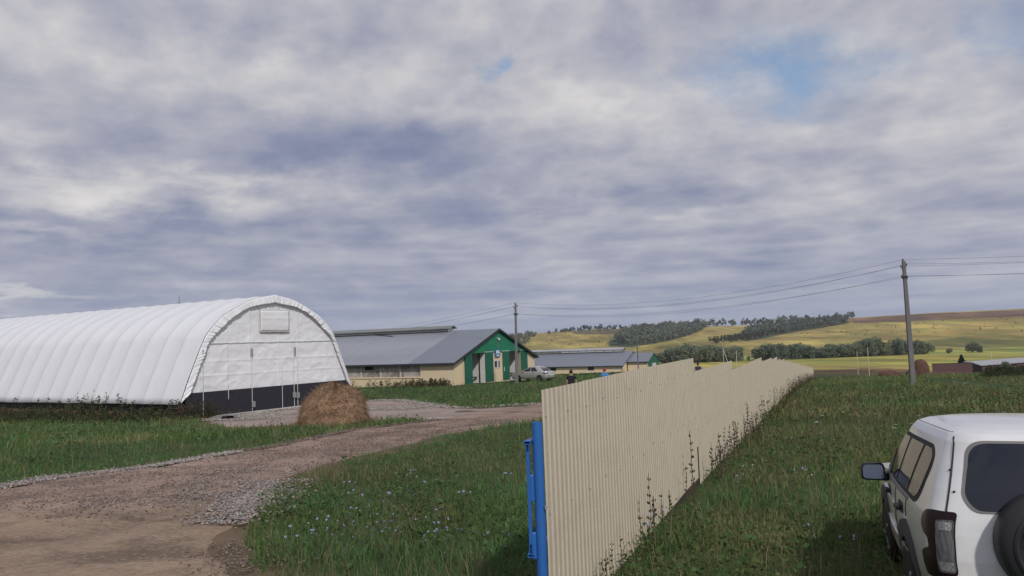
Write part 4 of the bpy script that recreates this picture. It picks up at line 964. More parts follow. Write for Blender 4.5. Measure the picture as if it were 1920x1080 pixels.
def build_suv():
    phi = R(18.3); ox, oy = 2.845, 5.60   # rear left corner
    W2 = .885
    cx, cy = ox + W2 * math.cos(phi), oy - W2 * math.sin(phi)
    cz = gz(cx + 1, cy + 2) + .0
    t = thing('offroad_car', 'white short off-road car with black covered spare wheel parked in the meadow', 'car', (cx, cy, cz), R(90) - phi); t.rotation_euler = (0, R(2.4), R(90) - phi)
    B = Body([(.30, .78, .10, 3.72, .20), (.45, .855, -.02, 3.86, .17), (.60, .880, -.03, 3.88, .15), (.78, .892, -.02, 3.87, .14), (.95, .888, .0, 3.85, .14), (1.02, .880, .012, 3.78, .14),
              (1.06, .872, .02, 2.95, .14), (1.10, .858, .03, 2.80, .14), (1.25, .808, .062, 2.58, .17), (1.40, .752, .105, 2.38, .20), (1.50, .710, .145, 2.24, .21), (1.575, .678, .170, 2.14, .22), (1.625, .640, .215, 2.06, .21), (1.658, .565, .31, 1.97, .24), (1.678, .45, .50, 1.82, .24), (1.690, .25, .82, 1.55, .18)], .06, .16); B.tp = .115
    B.mesh(90).build('body', M['car_white'], t, smooth=True)
    # glass
    for sg in (1, -1):
        S = lambda x, z, off, sg=sg: B.side(x, z, off, sg)
        seal = round_poly([(.56, 1.06), (2.62, 1.10), (2.58, 1.18), (2.10, 1.515), (.62, 1.515), (.42, 1.42)], [.20, .05, .05, .08, .12, .14])
        sl = patch(seal, S, .004, 'side_window_surround', M['seal'], t, .06)
        for p, r_ in (([(.615, 1.10), (1.02, 1.105), (.90, 1.485), (.64, 1.485), (.485, 1.42)], [.15, .03, .03, .10, .12]), ([(1.10, 1.105), (1.66, 1.11), (1.60, 1.485), (.98, 1.485)], .03), ([(1.75, 1.11), (2.48, 1.13), (2.06, 1.485), (1.69, 1.485)], .03)):
            patch(round_poly(p, r_), S, .009, 'side_window', M['glass_side'], t, .06, .01)
        patch([(.98, 1.06), (2.60, 1.09), (2.60, 1.065), (.98, 1.035)], S, .010, 'belt_moulding', M['seal_grey'], t, .08)
        for x, z in ((1.33, .925), (2.32, .925)):
            rc = patch(round_poly([(x - .13, z - .045), (x + .12, z - .045), (x + .12, z + .05), (x - .13, z + .05)], .04), S, .006, 'door_handle', M['plastic'], t, .05)
            p = S(x, z, .03); MB().box(x - .09, min(p[1] - .02, p[1] + .02), z - .018, x + .09, max(p[1] - .02, p[1] + .02), z + .018).build('grip', M['plastic'], rc, bevel=.008)
        for xs in ((1.06, .98), (1.70, 1.70)):
            MB().tube([S(xs[0], z, .001) for z in np.linspace(.45, 1.06, 12)], .006, 5).build('door_gap', M['seal'], t)
        MB().tube([S(x, .88, .006) for x in np.linspace(1.05, 3.1, 16)], .012, 5).build('side_crease', M['car_white'], t)
        patch([(.98, .50), (2.6, .50), (2.6, .66), (.98, .64)], S, .022, 'door_cladding', M['car_white'], t, .1)
        # wheel arches
        for wx, nm in ((1.08, 0), (3.16, 1)):
            outer = [(wx + .50 * math.cos(a), .36 + .50 * math.sin(a)) for a in np.linspace(-.1, math.pi + .1, 26)]
            inner = [(wx + .385 * math.cos(a), .34 + .385 * math.sin(a)) for a in np.linspace(-.1, math.pi + .1, 26)]
            patch(outer + inner[::-1], S, .024, 'wheel_arch', M['plastic_grey'], t, .06, .05)
            patch(inner, S, .004, 'wheel_well', M['dark_in'], t, .08)
            wheel(t, wx, sg * .80 * B.tap(wx), .345, .205, sg)
        # lamps at the rear corner: q runs round the corner, + forward
        Q = lambda q, z, off, sg=sg: B.corner(q, z, off, sg)
        lens = [(-.125, .70), (-.13, 1.105), (.07, 1.11), (.17, 1.06), (.195, .985), (.05, .925), (.04, .855), (.20, .80), (.20, .73), (.10, .665), (-.03, .65), (-.09, .66)]
        lm = patch(round_poly(lens, [.03, .03, .05, .05, .03, .02, .02, .03, .04, .04, .03, .03]), Q, .016, 'tail_lamp', M['lamp_red'], t, .025, .04)
        patch(round_poly([(-.115, .705), (-.118, 1.055), (-.015, 1.05), (-.018, .70)], .025), Q, .021, 'reversing_lens', M['lamp_clear'], lm, .03, .01)
        for za, zb in ((.715, .775), (.985, 1.04)): patch(round_poly([(-.105, za), (-.105, zb), (-.028, zb), (-.03, za)], .015), Q, .0235, 'reflector', M['lamp_bright'], lm, .02, .006)
        # tailgate gap
        MB().tube([B.rear(sg * (.765 if z < 1.1 else .765 - (z - 1.1) * .27), z, .001) for z in np.linspace(.50, 1.60, 26)] , .007, 6).build('tailgate_gap', M['seal'], t)
        MB().tube([S(x, 1.628, -.004) for x in np.linspace(.36, 1.85, 18)], .005, 5).build('roof_gutter', M['seal_grey'], t)
        # mirror
        m = MB(); hx, hy, hz = 2.40, sg * .985, 1.085
        ml = MB().add([], [])
        prof = round_poly([(hy - .115, hz - .085), (hy + .115, hz - .08), (hy + .11, hz + .085), (hy - .105, hz + .09)], .05)
        ml.prism(prof, 'x', hx, hx + .04); c2 = [(hy + (a - hy) * .72, hz + (b - hz) * .72) for a, b in prof]
        n = len(prof); ml.add([(hx + .04, a, b) for a, b in prof] + [(hx + .13, a, b) for a, b in c2], [(i, (i + 1) % n, n + (i + 1) % n, n + i) for i in range(n)] + [tuple(range(n, 2 * n))])
        ml.bar((hx + .05, hy - sg * .10, hz - .06), (hx + .12, sg * .80, hz - .03), .05, .07)
        o = ml.build('wing_mirror', M['plastic'], t, fixn=True)
        gl = round_poly([(hy - .097, hz - .066), (hy + .097, hz - .062), (hy + .092, hz + .066), (hy - .088, hz + .072)], .04); ng = len(gl)
        MB().add([(hx - .014 + (b - hz) * .17, a, b) for a, b in gl] + [(hx + .01, a, b) for a, b in gl], [tuple(range(ng))] + [(i, (i + 1) % ng, ng + (i + 1) % ng, ng + i) for i in range(ng)]).build('mirror_glass', M['mirror'], o, fixn=True)
        patch([(2.30, 1.09), (2.62, 1.12), (2.30, 1.33)], S, .014, 'mirror_sail', M['plastic'], t, .06)
    RR = lambda y, z, off: B.rear(y, z, off)
    rw = round_poly([(-.60, 1.105), (.60, 1.105), (.665, 1.21), (.575, 1.585), (-.575, 1.585), (-.665, 1.21)], [.12, .12, .10, .11, .11, .10])
    seal = patch(rw, RR, .006, 'rear_window_seal', M['seal_grey'], t, .07)
    rg = [(y * .965, 1.345 + (z - 1.345) * .93) for y, z in rw]
    patch(rg, RR, .011, 'rear_window', M['glass_dark'], t, .07, .01)
    FS = lambda y, z, off: B.front_screen(y, z, off)
    patch(round_poly([(-.70, 1.10), (.70, 1.10), (.60, 1.55), (-.60, 1.55)], .08), FS, .006, 'windscreen', M['glass_dark'], t, .08)
    MB().grid(16, 3, lambda i, j: (B.rear(-.83 + 1.66 * i, .50, 0)[0] - .05 - .03 * math.sin(j * math.pi), -.83 + 1.66 * i, .34 + .26 * j)).build('rear_bumper', M['plastic_grey'], t, smooth=True, solid=.03)
    for sg in (1, -1):
        for z in (1.24, 1.38): MB().lathe([(.002, -.004), (.009, -.002), (.007, .006), (.001, .009)], 8, 'x', (B.rear(sg * .70, z, .006)[0], sg * .70, z)).build('rubber_stop', M['plastic'], t)
    MB().tube([B.rear(y, 1.10 + .03 * abs(y), .03) for y in np.linspace(-.30, .28, 9)], .012, 6).build('rear_wiper', M['plastic'], t)
    # spare wheel under a black cover
    sx, sy, sz, r = -.06, .15, .93, .365
    sp = MB().lathe([(.02, -.20), (r * .55, -.215), (r * .86, -.20), (r * .97, -.165), (r, -.11), (r, -.02), (r * .96, .03), (r * .8, .05)], 48, 'x', (sx, sy, sz))
    so = sp.build('spare_wheel', M['plastic'], t, smooth=True, fixn=True)
    MB().lathe([(r * .70, -.214), (r * .74, -.222), (r * .78, -.214)], 40, 'x', (sx, sy, sz)).build('cover_ridge', M['plastic'], so, smooth=True, fixn=True)
    MB().lathe([(.12, -.02), (.12, .07)], 14, 'x', (sx, sy, sz)).build('spare_bracket', M['plastic'], so)
    MB().box(-.11, -.62, .95, -.07, -.52, .99).build('tailgate_handle', M['plastic'], t, bevel=.01)
M['glass_side'] = mat('tinted_glass', (.040, .042, .046), (.032, .034, .038), .06, spec=.45)
build_suv()

def build_sedan():
    x, y, _ = sight(1003, 711, 77.5); z = gz(x, y)
    t = thing('parked_sedan', 'silver sedan parked in front of the green barn doors', 'car', (x + .3, y, z), R(180 - 38))
    t.location = (x + 1.55, y - .9, z)
    B = Body([(.22, .74, .12, 4.15, .24), (.40, .83, .0, 4.28, .26), (.62, .845, -.02, 4.28, .28), (.80, .83, .03, 4.2, .28), (.90, .81, .07, 4.0, .26), (.93, .79, .10, 3.2, .2), (.98, .77, .42, 3.05, .2), (1.10, .73, .62, 2.80, .18), (1.28, .655, .88, 2.42, .18), (1.40, .59, 1.12, 2.15, .2), (1.45, .5, 1.35, 2.0, .22), (1.47, .3, 1.55, 1.85, .15)], .06, .12)
    B.mesh(44).build('body', M['car_silver'], t, smooth=True)
    for sg in (1, -1):
        S = lambda x_, z_, off, sg=sg: B.side(x_, z_, off, sg)
        patch(round_poly([(1.05, .98), (1.88, .98), (1.85, 1.36), (1.42, 1.37)], .06), S, .006, 'side_window', M['glass_dark'], t, .1)
        patch(round_poly([(1.95, .98), (2.86, .98), (2.30, 1.36), (1.92, 1.36)], .06), S, .006, 'side_window', M['glass_dark'], t, .1)
        MB().tube([S(x_, .86, .003) for x_ in (1.5, 1.65)], .02, 5).build('door_handle', M['seal'], t)
        MB().tube([S(x_, .86, .003) for x_ in (2.5, 2.65)], .02, 5).build('door_handle', M['seal'], t)
        MB().box(2.72, min(sg * .80, sg * .98), .96, 2.80, max(sg * .80, sg * .98), 1.10).build('wing_mirror', M['car_silver'], t, bevel=.03)
        for wx in (.82, 3.38):
            patch([(wx + .36 * math.cos(a), .30 + .36 * math.sin(a)) for a in np.linspace(0, math.pi, 18)], S, .006, 'wheel_well', M['dark_in'], t, .1)
            wheel(t, wx, sg * .76, .30, .19, sg)
        Q = lambda q, z_, off, sg=sg: B.corner(q, z_, off, sg)
        patch(round_poly([(-.2, .68), (-.2, .88), (.26, .90), (.16, .70)], .04), Q, .012, 'tail_lamp', M['lamp_clear'], t, .05)
    patch(round_poly([(-.58, 1.0), (.58, 1.0), (.50, 1.37), (-.50, 1.37)], .08), lambda y_, z_, off: B.rear(y_, z_, off), .008, 'rear_window', M['glass_dark'], t, .1)
    patch(round_poly([(-.62, .98), (.62, .98), (.52, 1.38), (-.52, 1.38)], .08), lambda y_, z_, off: B.front_screen(y_, z_, off), .008, 'windscreen', M['glass_dark'], t, .1)
    MB().box(-.09, -.62, .28, .0, .62, .36).build('lower_bumper', M['plastic_grey'], t)
    MB().box(-.095, -.26, .56, -.075, .26, .67).build('number_plate', M['frame_white'], t)
build_sedan()

# ------------------------------------------------------------------ people
def skin_mesh(name, mat_, parent, verts, edges, radii, root=0, sub=2):
    me = bpy.data.meshes.new(name); me.from_pydata(verts, edges, []); me.materials.append(mat_)
    o = bpy.data.objects.new(name, me); C.objects.link(o); o.parent = parent
    sk = o.modifiers.new('skin', 'SKIN'); sk.use_smooth_shade = True
    if not me.skin_vertices: 
        import bmesh
        bm = bmesh.new(); bm.from_mesh(me); bm.verts.layers.skin.verify(); bm.to_mesh(me); bm.free()
    d = me.skin_vertices[0].data
    for i, r in enumerate(radii):
        d[i].radius = (r if isinstance(r, tuple) else (r, r)); d[i].use_root = (i == root)
    s = o.modifiers.new('sub', 'SUBSURF'); s.levels = sub; s.render_levels = sub
    return o
def build_person(loc, rz, label, shirt, legs, head, H=1.74, cap=None, arm=0.0):
    t = thing('person', label, 'person', loc, rz); k = H / 1.74
    V = []; E = []; Rd = []
    def add(p, r, pr=None):
        V.append(tuple(c * k for c in p)); Rd.append(tuple(q * k for q in r) if isinstance(r, tuple) else r * k)
        if pr is not None: E.append((pr, len(V) - 1))
        return len(V) - 1
    pel = add((0, 0, .95), (.155, .115)); waist = add((0, 0, 1.10), (.145, .10), pel); ch = add((0, 0, 1.30), (.17, .115), waist); nk0 = add((0, .01, 1.45), (.075, .07), ch); nk = add((0, -.005, 1.53), .055, nk0)
    h1 = add((0, -.02, 1.60), (.072, .085), nk); h2 = add((0, -.015, 1.68), (.078, .095), h1); add((0, -.01, 1.735), (.045, .055), h2)
    nose = add((0, -.115, 1.635), .012, h1)
    for s in (-1, 1):
        sh = add((s * .175, .0, 1.415), .062, ch); el = add((s * .25, .03 - .02 * arm, 1.13), .044, sh); wr = add((s * (.27 - .10 * arm), -.03 - .18 * arm, .89 + .16 * arm), .031, el)
        pm = add((s * (.27 - .13 * arm), -.06 - .22 * arm, .83 + .17 * arm), (.036, .022), wr)
        for f in range(4): 
            b = V[pm]; kn = add((b[0] / k + s * .004, b[1] / k - .024 + f * .016, b[2] / k - .06 - (.008 if f in (1, 2) else 0)), .010, pm); add((V[kn][0] / k - s * .014, V[kn][1] / k - .006, V[kn][2] / k - .035), .008, kn)
        b = V[pm]; th = add((b[0] / k - s * .02, b[1] / k - .035, b[2] / k - .01), .012, pm); add((V[th][0] / k - s * .008, V[th][1] / k - .02, V[th][2] / k - .03), .009, th)
        hp = add((s * .095, 0, .88), .088, pel); kn = add((s * .11, -.015, .49), .060, hp); an = add((s * .115, .02, .09), .040, kn); add((s * .125, -.12, .035), (.042, .030), an)
    body = skin_mesh('body', M['skin'], t, V, E, Rd)
    def sub(ids, name, m, grow, pts=None):
        v = []; e = []; r = []
        for p, rr, pr in pts:
            v.append(tuple(c * k for c in p)); r.append(tuple(q * k for q in rr) if isinstance(rr, tuple) else rr * k)
            if pr is not None: e.append((pr, len(v) - 1))
        return skin_mesh(name, m, t, v, e, r)
    sp = [((0, 0, 1.12), (.172, .128), None), ((0, 0, .93), (.180, .135), 0), ((0, 0, 1.31), (.192, .135), 0), ((0, .01, 1.445), (.105, .09), 2)]
    for s in (-1, 1):
        i = len(sp); sp += [((s * .178, 0, 1.41), .082, 2), ((s * .225, .02, 1.24), .072, i)]
    sub(None, 'shirt', shirt, 0, sp)
    lp = [((0, 0, .94), (.168, .128), None)]
    for s in (-1, 1):
        i = len(lp); lp += [((s * .098, 0, .84), .105, 0), ((s * .112, -.012, .49), .078, i), ((s * .117, .02, .12), .062, i + 1)]
    sub(None, 'trousers', legs, 0, lp)
    # hair / cap as a shell over the skull
    hm = MB(); n = 18
    for j in range(8):
        pass
    prof = [(.088, 1.60), (.094, 1.64), (.092, 1.69), (.075, 1.735), (.045, 1.757), (.005, 1.765)]
    vs = []
    for r_, z_ in prof:
        for i in range(n):
            a = 2 * math.pi * i / n; f = 1.16; yy = math.sin(a) * r_ * f; zz = z_ + (.05 if (math.sin(a) < -.3 and z_ < 1.65) else 0)
            vs.append((math.cos(a) * r_ * .95 * k, (yy - .008) * k, zz * k))
    hm.add(vs, [(j * n + i, j * n + (i + 1) % n, (j + 1) * n + (i + 1) % n, (j + 1) * n + i) for j in range(len(prof) - 1) for i in range(n)])
    o = hm.build('cap' if cap else 'hair', head, t, smooth=True, solid=.008)
    if cap: MB().grid(8, 3, lambda i, j: ((-.075 + .15 * i) * k, (-.09 - .085 * j * math.sin(i * math.pi) ** .5) * k, (1.655 - .015 * j) * k)).build('peak', head, o, smooth=True, solid=.006)
    for s in (-1, 1):
        e = MB().lathe([(.004, -.012), (.020, -.008), (.024, 0), (.020, .008), (.004, .012)], 8, 'x', (s * .088 * k, -.01 * k, 1.63 * k)); e.build('ear', M['skin'], body, smooth=True)
        MB().lathe([(.001, -.008), (.009, 0), (.001, .008)], 8, 'y', (s * .032 * k, -.103 * k, 1.655 * k)).build('eye', M['dark_in'], body, smooth=True)
    MB().tube([(-.022 * k, -.106 * k, 1.588 * k), (.022 * k, -.106 * k, 1.588 * k)], .005, 5).build('mouth', M['cap_red'], body)
for px, py, Y, rz, lab, sh, lg, hd, cap, arm in (
        (1070.5, 694, 40.5, R(176), 'person in black T-shirt with dark hair seen from behind over the fence', M['black_cloth'], M['jeans'], M['hair'], None, .3),
        (1133.5, 690.5, 45.5, R(200), 'person in bright blue top and reddish cap just above the fence edge', M['blue_cloth'], M['jeans'], M['cap_red'], True, .6),
        (1308.5, 683, 60.0, R(185), 'person in dark blue jacket standing behind the notch after the first fence section', M['navy_cloth'], M['jeans'], M['hair'], True, .2)):
    x, y, zt = sight(px, py, Y); z = gz(x, y); build_person((x, y, z), rz, lab, sh, lg, hd, min(1.85, max(1.6, zt - z)), cap, arm)

# ------------------------------------------------------------------ brown shed, heaps and clutter on the right
def build_shed():
    t = thing('brown_shed', 'low dark brown shed with pale grey pitched roof and blank plank front', 'shed', (0, 0, 0)); t.location = (*sight(1839, 686, 172)[:2], 0)
    o = np.array(t.location); Yb = 172
    e0 = np.array(sight(1839, 686, 172)); r0 = np.array(sight(1821, 680.0, 182)); zg = gz(e0[0], e0[1]) - .6
    d = np.array([math.sin(R(62)), math.cos(R(62)), 0]); L = 42
    e1 = e0 + d * L; r1 = r0 + d * L; e1[2] = e0[2]; r1[2] = r0[2]
    r0 = r0.copy(); n = np.cross(d, [0, 0, 1]); n = n / np.linalg.norm(n)
    q = lambda p: tuple(np.array(p) - o)
    up = np.array([0, 0, .12]); b0 = r0 * 2 - e0; b0[2] = e0[2]; b1 = b0 + d * L
    MB().add([q(e0), q(e1), q(r1), q(r0), q(e0 + up), q(e1 + up), q(r1 + up), q(r0 + up)], [(3, 2, 1, 0), (4, 5, 6, 7), (0, 1, 5, 4), (1, 2, 6, 5), (2, 3, 7, 6), (3, 0, 4, 7)]).build('roof', M['pale_roof'], t, fixn=True)
    MB().add([q(r0), q(r1), q(b1), q(b0), q(r0 + up), q(r1 + up), q(b1 + up), q(b0 + up)], [(3, 2, 1, 0), (4, 5, 6, 7), (0, 1, 5, 4), (1, 2, 6, 5), (2, 3, 7, 6), (3, 0, 4, 7)]).build('roof', M['pale_roof'], t, fixn=True)
    ins = (r0 - e0) / np.linalg.norm((r0 - e0)[:2]) * .4; ins[2] = 0
    a, b = e0 + ins + d * .3, e1 + ins - d * .3; a[2] = e0[2] - .02; b[2] = e0[2] - .02
    dn = lambda p: np.array([p[0], p[1], zg])
    th = ins * .5
    def wallq(p0, p1, th, m_, nm):
        MB().add([q(dn(p0)), q(dn(p1)), q(p1), q(p0), q(dn(p0 + th)), q(dn(p1 + th)), q(p1 + th), q(p0 + th)], [(0, 1, 2, 3), (7, 6, 5, 4), (0, 4, 5, 1), (1, 5, 6, 2), (2, 6, 7, 3), (3, 7, 4, 0)]).build(nm, m_, t, fixn=True)
    wallq(a, b, th, M['brown_sheet'], 'wall')
    c = b0 - ins + d * .3; c[2] = e0[2] - .02
    rr = r0 + d * .3; rr[2] = r0[2] - .03
    MB().add([q(dn(a)), q(dn(c)), q(c), q(rr), q(a), q(dn(a) + d * .2), q(dn(c) + d * .2), q(c + d * .2), q(rr + d * .2), q(a + d * .2)], [(0, 1, 2, 3, 4), (9, 8, 7, 6, 5), (0, 5, 6, 1), (1, 6, 7, 2), (2, 7, 8, 3), (3, 8, 9, 4), (4, 9, 5, 0)]).build('gable_wall', M['gable_shade_coping'], t, fixn=True)
    f = MB()
    for k in (5, 11.5, 18, 25): f.bar(q(a + d * k - ins * .2 + np.array([0, 0, -.02])), q(dn(a + d * k - ins * .2)), .14, .14)
    f.build('corner_post', M['wood_dark'], t)
    p0 = a + d * 3.0 - ins * .05; p1 = a + d * 5.6 - ins * .05
    for p in (p0, p1): p[2] = e0[2] - .5
    wallq(p0, p1, ins * .03, M['dark_in'], 'doorway')
    # blank screen wall in front of the gable
    u0, u1 = np.array(sight(1747.5, 682.5, 163)), np.array(sight(1822, 680.5, 170))
    zt = (u0[2] + u1[2]) / 2; s = thing('brown_screen_wall', 'plain reddish brown board wall standing left of the pale roofed shed', 'wall', (u0[0], u0[1], gz(u0[0], u0[1])))
    v = u1 - u0; zz = u0[2] - s.location[2]; z1 = u1[2] - s.location[2]
    m = MB(); nn = np.array([v[1], -v[0]]) / np.hypot(v[0], v[1]) * .12
    m.add([(0, 0, -1), (v[0], v[1], -1.4), (v[0], v[1], z1), (0, 0, zz), (nn[0], nn[1], -1), (v[0] + nn[0], v[1] + nn[1], -1.4), (v[0] + nn[0], v[1] + nn[1], z1), (nn[0], nn[1], zz)], [(0, 1, 2, 3), (7, 6, 5, 4), (0, 4, 5, 1), (1, 5, 6, 2), (2, 6, 7, 3), (3, 7, 4, 0)])
    m.build('board_panel', M['brown_sheet'], s, fixn=True)
    m = MB(); m.bar((0, 0, zz + .05), (v[0], v[1], z1 + .05), .26, .10); m.build('coping', M['gable_shade_coping'], s)
build_shed()
def heap(px0, px1, pyt, pyb, Y, label, name, cat, m_, seed, group=None, p=.7):
    cx = (px0 + px1) / 2; x, y, _ = sight(cx, pyb, Y); z = gz(x, y) - .35; rad = abs(sight(px1, pyb, Y)[0] - sight(px0, pyb, Y)[0]) / 2; h = sight(cx, pyt, Y)[2] - z
    t = thing(name, label, cat, (x, y + rad * .3, z), 0, group); n, k = 46, 20; vs = []
    for j in range(k + 1):
        s = j / k * math.pi / 2
        for i in range(n):
            th = 2 * math.pi * i / n; d = 1 + .30 * (fbm(math.cos(th) * 1.6 + 5, math.sin(th) * 1.6 + j * .12 + seed, seed, 4) - .5)
            vs.append((rad * math.cos(s) ** p * math.cos(th) * d, rad * .9 * math.cos(s) ** p * math.sin(th) * d, h * math.sin(s) * (1 + .22 * (fbm(math.cos(th) * 2 + j * .1, math.sin(th) * 2, seed + 3, 3) - .5) * (j > 2))))
    MB().add(vs, [(j * n + i, j * n + (i + 1) % n, (j + 1) * n + (i + 1) % n, (j + 1) * n + i) for j in range(k) for i in range(n)]).build('mound', m_, t, smooth=True)
heap(1713, 1747, 675, 702, 158, 'tall rounded rusty brown heap beside the brown board wall', 'manure_heap', 'heap', M['manure'], 3)
heap(1700, 1722, 692, 703, 156, 'small brown heap against the foot of the tall rusty heap', 'manure_heap', 'heap', M['manure'], 11)
heap(1735, 1815, 698, 709, 150, 'long low spread of brown manure along the board wall', 'manure_heap', 'heap', M['manure'], 21, p=.4)
heap(1648, 1690, 695.5, 702, 165, 'low grassy brown bank by the thin poles', 'earth_bank', 'bank', M['manure'], 31, p=.4)
heap(1803, 1833, 702, 709, 152, 'low greyish rubble pile before the dark shed gable', 'rubble_pile', 'rubble', M['concrete'], 41, p=.4)
heap(1843, 1859, 702, 709, 152, 'white sheet heaped on the ground by the shed corner', 'tarp_heap', 'sheet', M['tarp_wrinkled'], 51, p=.4)
def clutter():
    x, y, _ = sight(1905, 704, 156); z = gz(x, y)
    t = thing('water_tank', 'small pale box tank standing by the brown shed wall', 'tank', (x, y, z))
    MB().box(-.75, -.55, .15, .75, .55, 1.25).build('tank', M['pale_roof'], t, bevel=.06)
    m = MB()
    for k in (-.5, 0, .5): m.box(k - .06, -.6, -.3, k + .06, .6, .15)
    m.build('skid', M['wood_dark'], t); MB().lathe([(.2, 1.25), (.2, 1.33), (.05, 1.35)], 12).build('lid', M['plastic'], t)
    x, y, _ = sight(1870, 703, 157); z = gz(x, y)
    t = thing('farm_trailer', 'low dark flat trailer standing in weeds before the shed', 'trailer', (x, y, z), R(18))
    MB().box(-2.2, -.9, .62, 2.2, .9, .80).build('flatbed', M['wood_dark'], t); MB().bar((2.2, 0, .62), (3.6, 0, .5), .1, .1).build('drawbar', M['plastic'], t)
    MB().bar((-2.15, -.85, .8), (-2.15, -.85, 1.5), .1, .1).build('stake', M['pole_wood'], t)
    for xx in (-1.3, 1.3):
        for yy in (-.8, .8): wheel(t, xx, yy, .36, .2, -1 if yy < 0 else 1)
clutter()
def pallet():
    x, y, _ = sight(417, 790, 37.4); z = gz(x, y)
    t = thing('broken_slab', 'pale broken slab propped over a dark hollow at the hangar front', 'slab', (x, y, z + .04), R(-20))
    t.scale = (.7, .7, .55); MB().prism([(-1.0, -.04), (-.9, .10), (-.2, .36), (.75, .46), (1.1, .40), (1.15, .33), (.5, .30), (.1, .08), (-.3, -.04)], 'y', -.35, .5).build('slab', M['concrete'], t, bevel=.02)
    MB().lathe([(.18, -.4), (.22, -.3), (.22, .3), (.18, .4)], 14, 'y', (.42, 0, .12)).build('pipe_end', M['dark_in'], t)
pallet()

#@@PART4
# ------------------------------------------------------------------ trees
def leaf_cloud(cent, size, cols, flat=0.0):
    """one small leaf-clump quad per centre"""
    n = len(cent); a = rng.normal(0, 1, (n, 3)); a[:, 2] *= 1 - flat; a /= np.linalg.norm(a, axis=1, keepdims=True); b = np.cross(a, rng.normal(0, 1, (n, 3))); b /= np.linalg.norm(b, axis=1, keepdims=True)
    s = (np.asarray(size) * rng.uniform(.6, 1.35, n))[:, None]; a = a * s; b = b * s * .62
    V = np.stack([cent - a, cent + b * .9, cent + a, cent - b], 1).reshape(-1, 3); F = np.arange(4 * n).reshape(n, 4)
    return V, F, np.repeat(cols, 4, 0)
def crown_points(n, rx, rz, zc, lobes, seed, low=.0):
    r_ = np.random.default_rng(seed); L = []
    for k in range(lobes):
        th = r_.uniform(0, 2 * math.pi); ph = r_.uniform(-.75, 1.0); rr = r_.uniform(.35, .72)
        L.append((math.cos(th) * rr * rx * math.sqrt(max(0, 1 - ph * ph * .6)), math.sin(th) * rr * rx * math.sqrt(max(0, 1 - ph * ph * .6)), zc + ph * rz * .62, r_.uniform(.30, .50)))
    P = []; shade = []
    for q in range(n):
        c = L[r_.integers(0, lobes)]; d = r_.normal(0, 1, 3); d /= np.linalg.norm(d); rad = c[3] * r_.uniform(.55, 1.08) ** .5
        P.append((c[0] + d[0] * rad * rx, c[1] + d[1] * rad * rx, max(low, c[2] + d[2] * rad * rz * .95))); shade.append(r_.uniform(.75, 1.2))
    return np.array(P), np.array(shade)
def tree_proto(seed, rx, h, base_col, n=2600, size=.40, trunk=.16, low=.15, name='bushy_tree'):
    t = bpy.data.objects.new(name, None); C.objects.link(t)
    P, sh = crown_points(n, rx, h * .60, h * .47, 22, seed, low)
    hue = fbm(P[:, 0] * .7 + seed, P[:, 2] * .7 + P[:, 1] * .7, seed, 2)[:, None]
    col = np.array(base_col) * (.72 + .56 * hue) * sh[:, None]
    V, F, T_ = leaf_cloud(P, np.full(n, size), col); np_mesh('crown', V, F, M['leaf_far'], T_, t)
    m = MB().tube([(0, 0, -.6), (.05, .03, h * .3), (-.08, .05, h * .55), (0, 0, h * .85)], [trunk * 1.25, trunk, trunk * .7, trunk * .25], 8)
    r_ = random.Random(seed)
    for k in range(7):
        a = r_.uniform(0, 6.28); z = h * r_.uniform(.22, .6); m.tube([(0, 0, z), (math.cos(a) * rx * .35, math.sin(a) * rx * .35, z + h * .14), (math.cos(a) * rx * .65, math.sin(a) * rx * .65, z + h * .24)], [trunk * .55, trunk * .35, trunk * .12], 6)
    m.build('trunk', M['bark'], t); return t
GREENS = [(.200, .235, .155), (.175, .220, .155), (.215, .240, .155)]
PROTO = [tree_proto(100 + k, 4.6, 10.0, GREENS[k % 3]) for k in range(4)]
_used = [False] * 4
def place_tree(k, x, y, s, sz, rz, label, group):
    if _used[k]: o = copy_tree(PROTO[k])
    else: o = PROTO[k]; _used[k] = True
    o.location = (x, y, gz(x, y)); o.scale = (s, s, s * sz); o.rotation_euler = (0, 0, rz); return tag(o, label, 'tree', group)
def clump(px0, px1, Y, n, topf, label, group, depth=14, seed=1):
    r_ = random.Random(seed)
    for i in range(n):
        f = (i + .5 + r_.uniform(-.3, .3)) / n; px = px0 + (px1 - px0) * f; yy = Y + r_.uniform(0, depth) * (1 if i % 2 else .3)
        x, y, _ = sight(px, 671, yy); hpx = topf(f) * r_.uniform(.84, 1.04); h = hpx / FPX * yy
        s = r_.uniform(.85, 1.1); place_tree(r_.randrange(4), x, y, s, h / (10.6 * s), r_.uniform(0, 6.28), label, group)
clump(1243, 1384, 418, 26, lambda f: 21 + 15 * math.sin(min(1, f * 1.5 + .12) * math.pi * .62) * (1 - .55 * max(0, f - .5) * 2) , 'rounded green tree in the low dense grove right of the far barn gable', 'grove right of the far barn', 18, 3)
clump(1422, 1664, 420, 38, lambda f: 27 + 5 * math.sin(f * 9) + 3 * math.sin(f * 23), 'dark green tree in the long dense belt behind the yellow field', 'long tree belt behind the yellow field', 16, 5)
clump(1668, 1742, 424, 9, lambda f: 34 - 10 * f, 'dark green tree in the short dense grove behind the leaning concrete pole', 'grove behind the leaning pole', 14, 8)
def single(px, pyb, Y, hpx, wpx, k, label):
    x, y, _ = sight(px, pyb, Y); h = hpx / FPX * Y; w = wpx / FPX * Y; s = w / 9.6; place_tree(k, x, y, s, h / (10.6 * s), k * 1.7, label, None)
single(1823, 664, 425, 22, 28, 0, 'larger of two rounded bushes alone on the slope above the shed')
single(1838, 664, 421, 13, 16, 1, 'low bush touching the right foot of the larger rounded bush on the slope')
single(1781, 665, 425, 10, 13, 2, 'small lone bush on the slope left of the larger rounded bush')
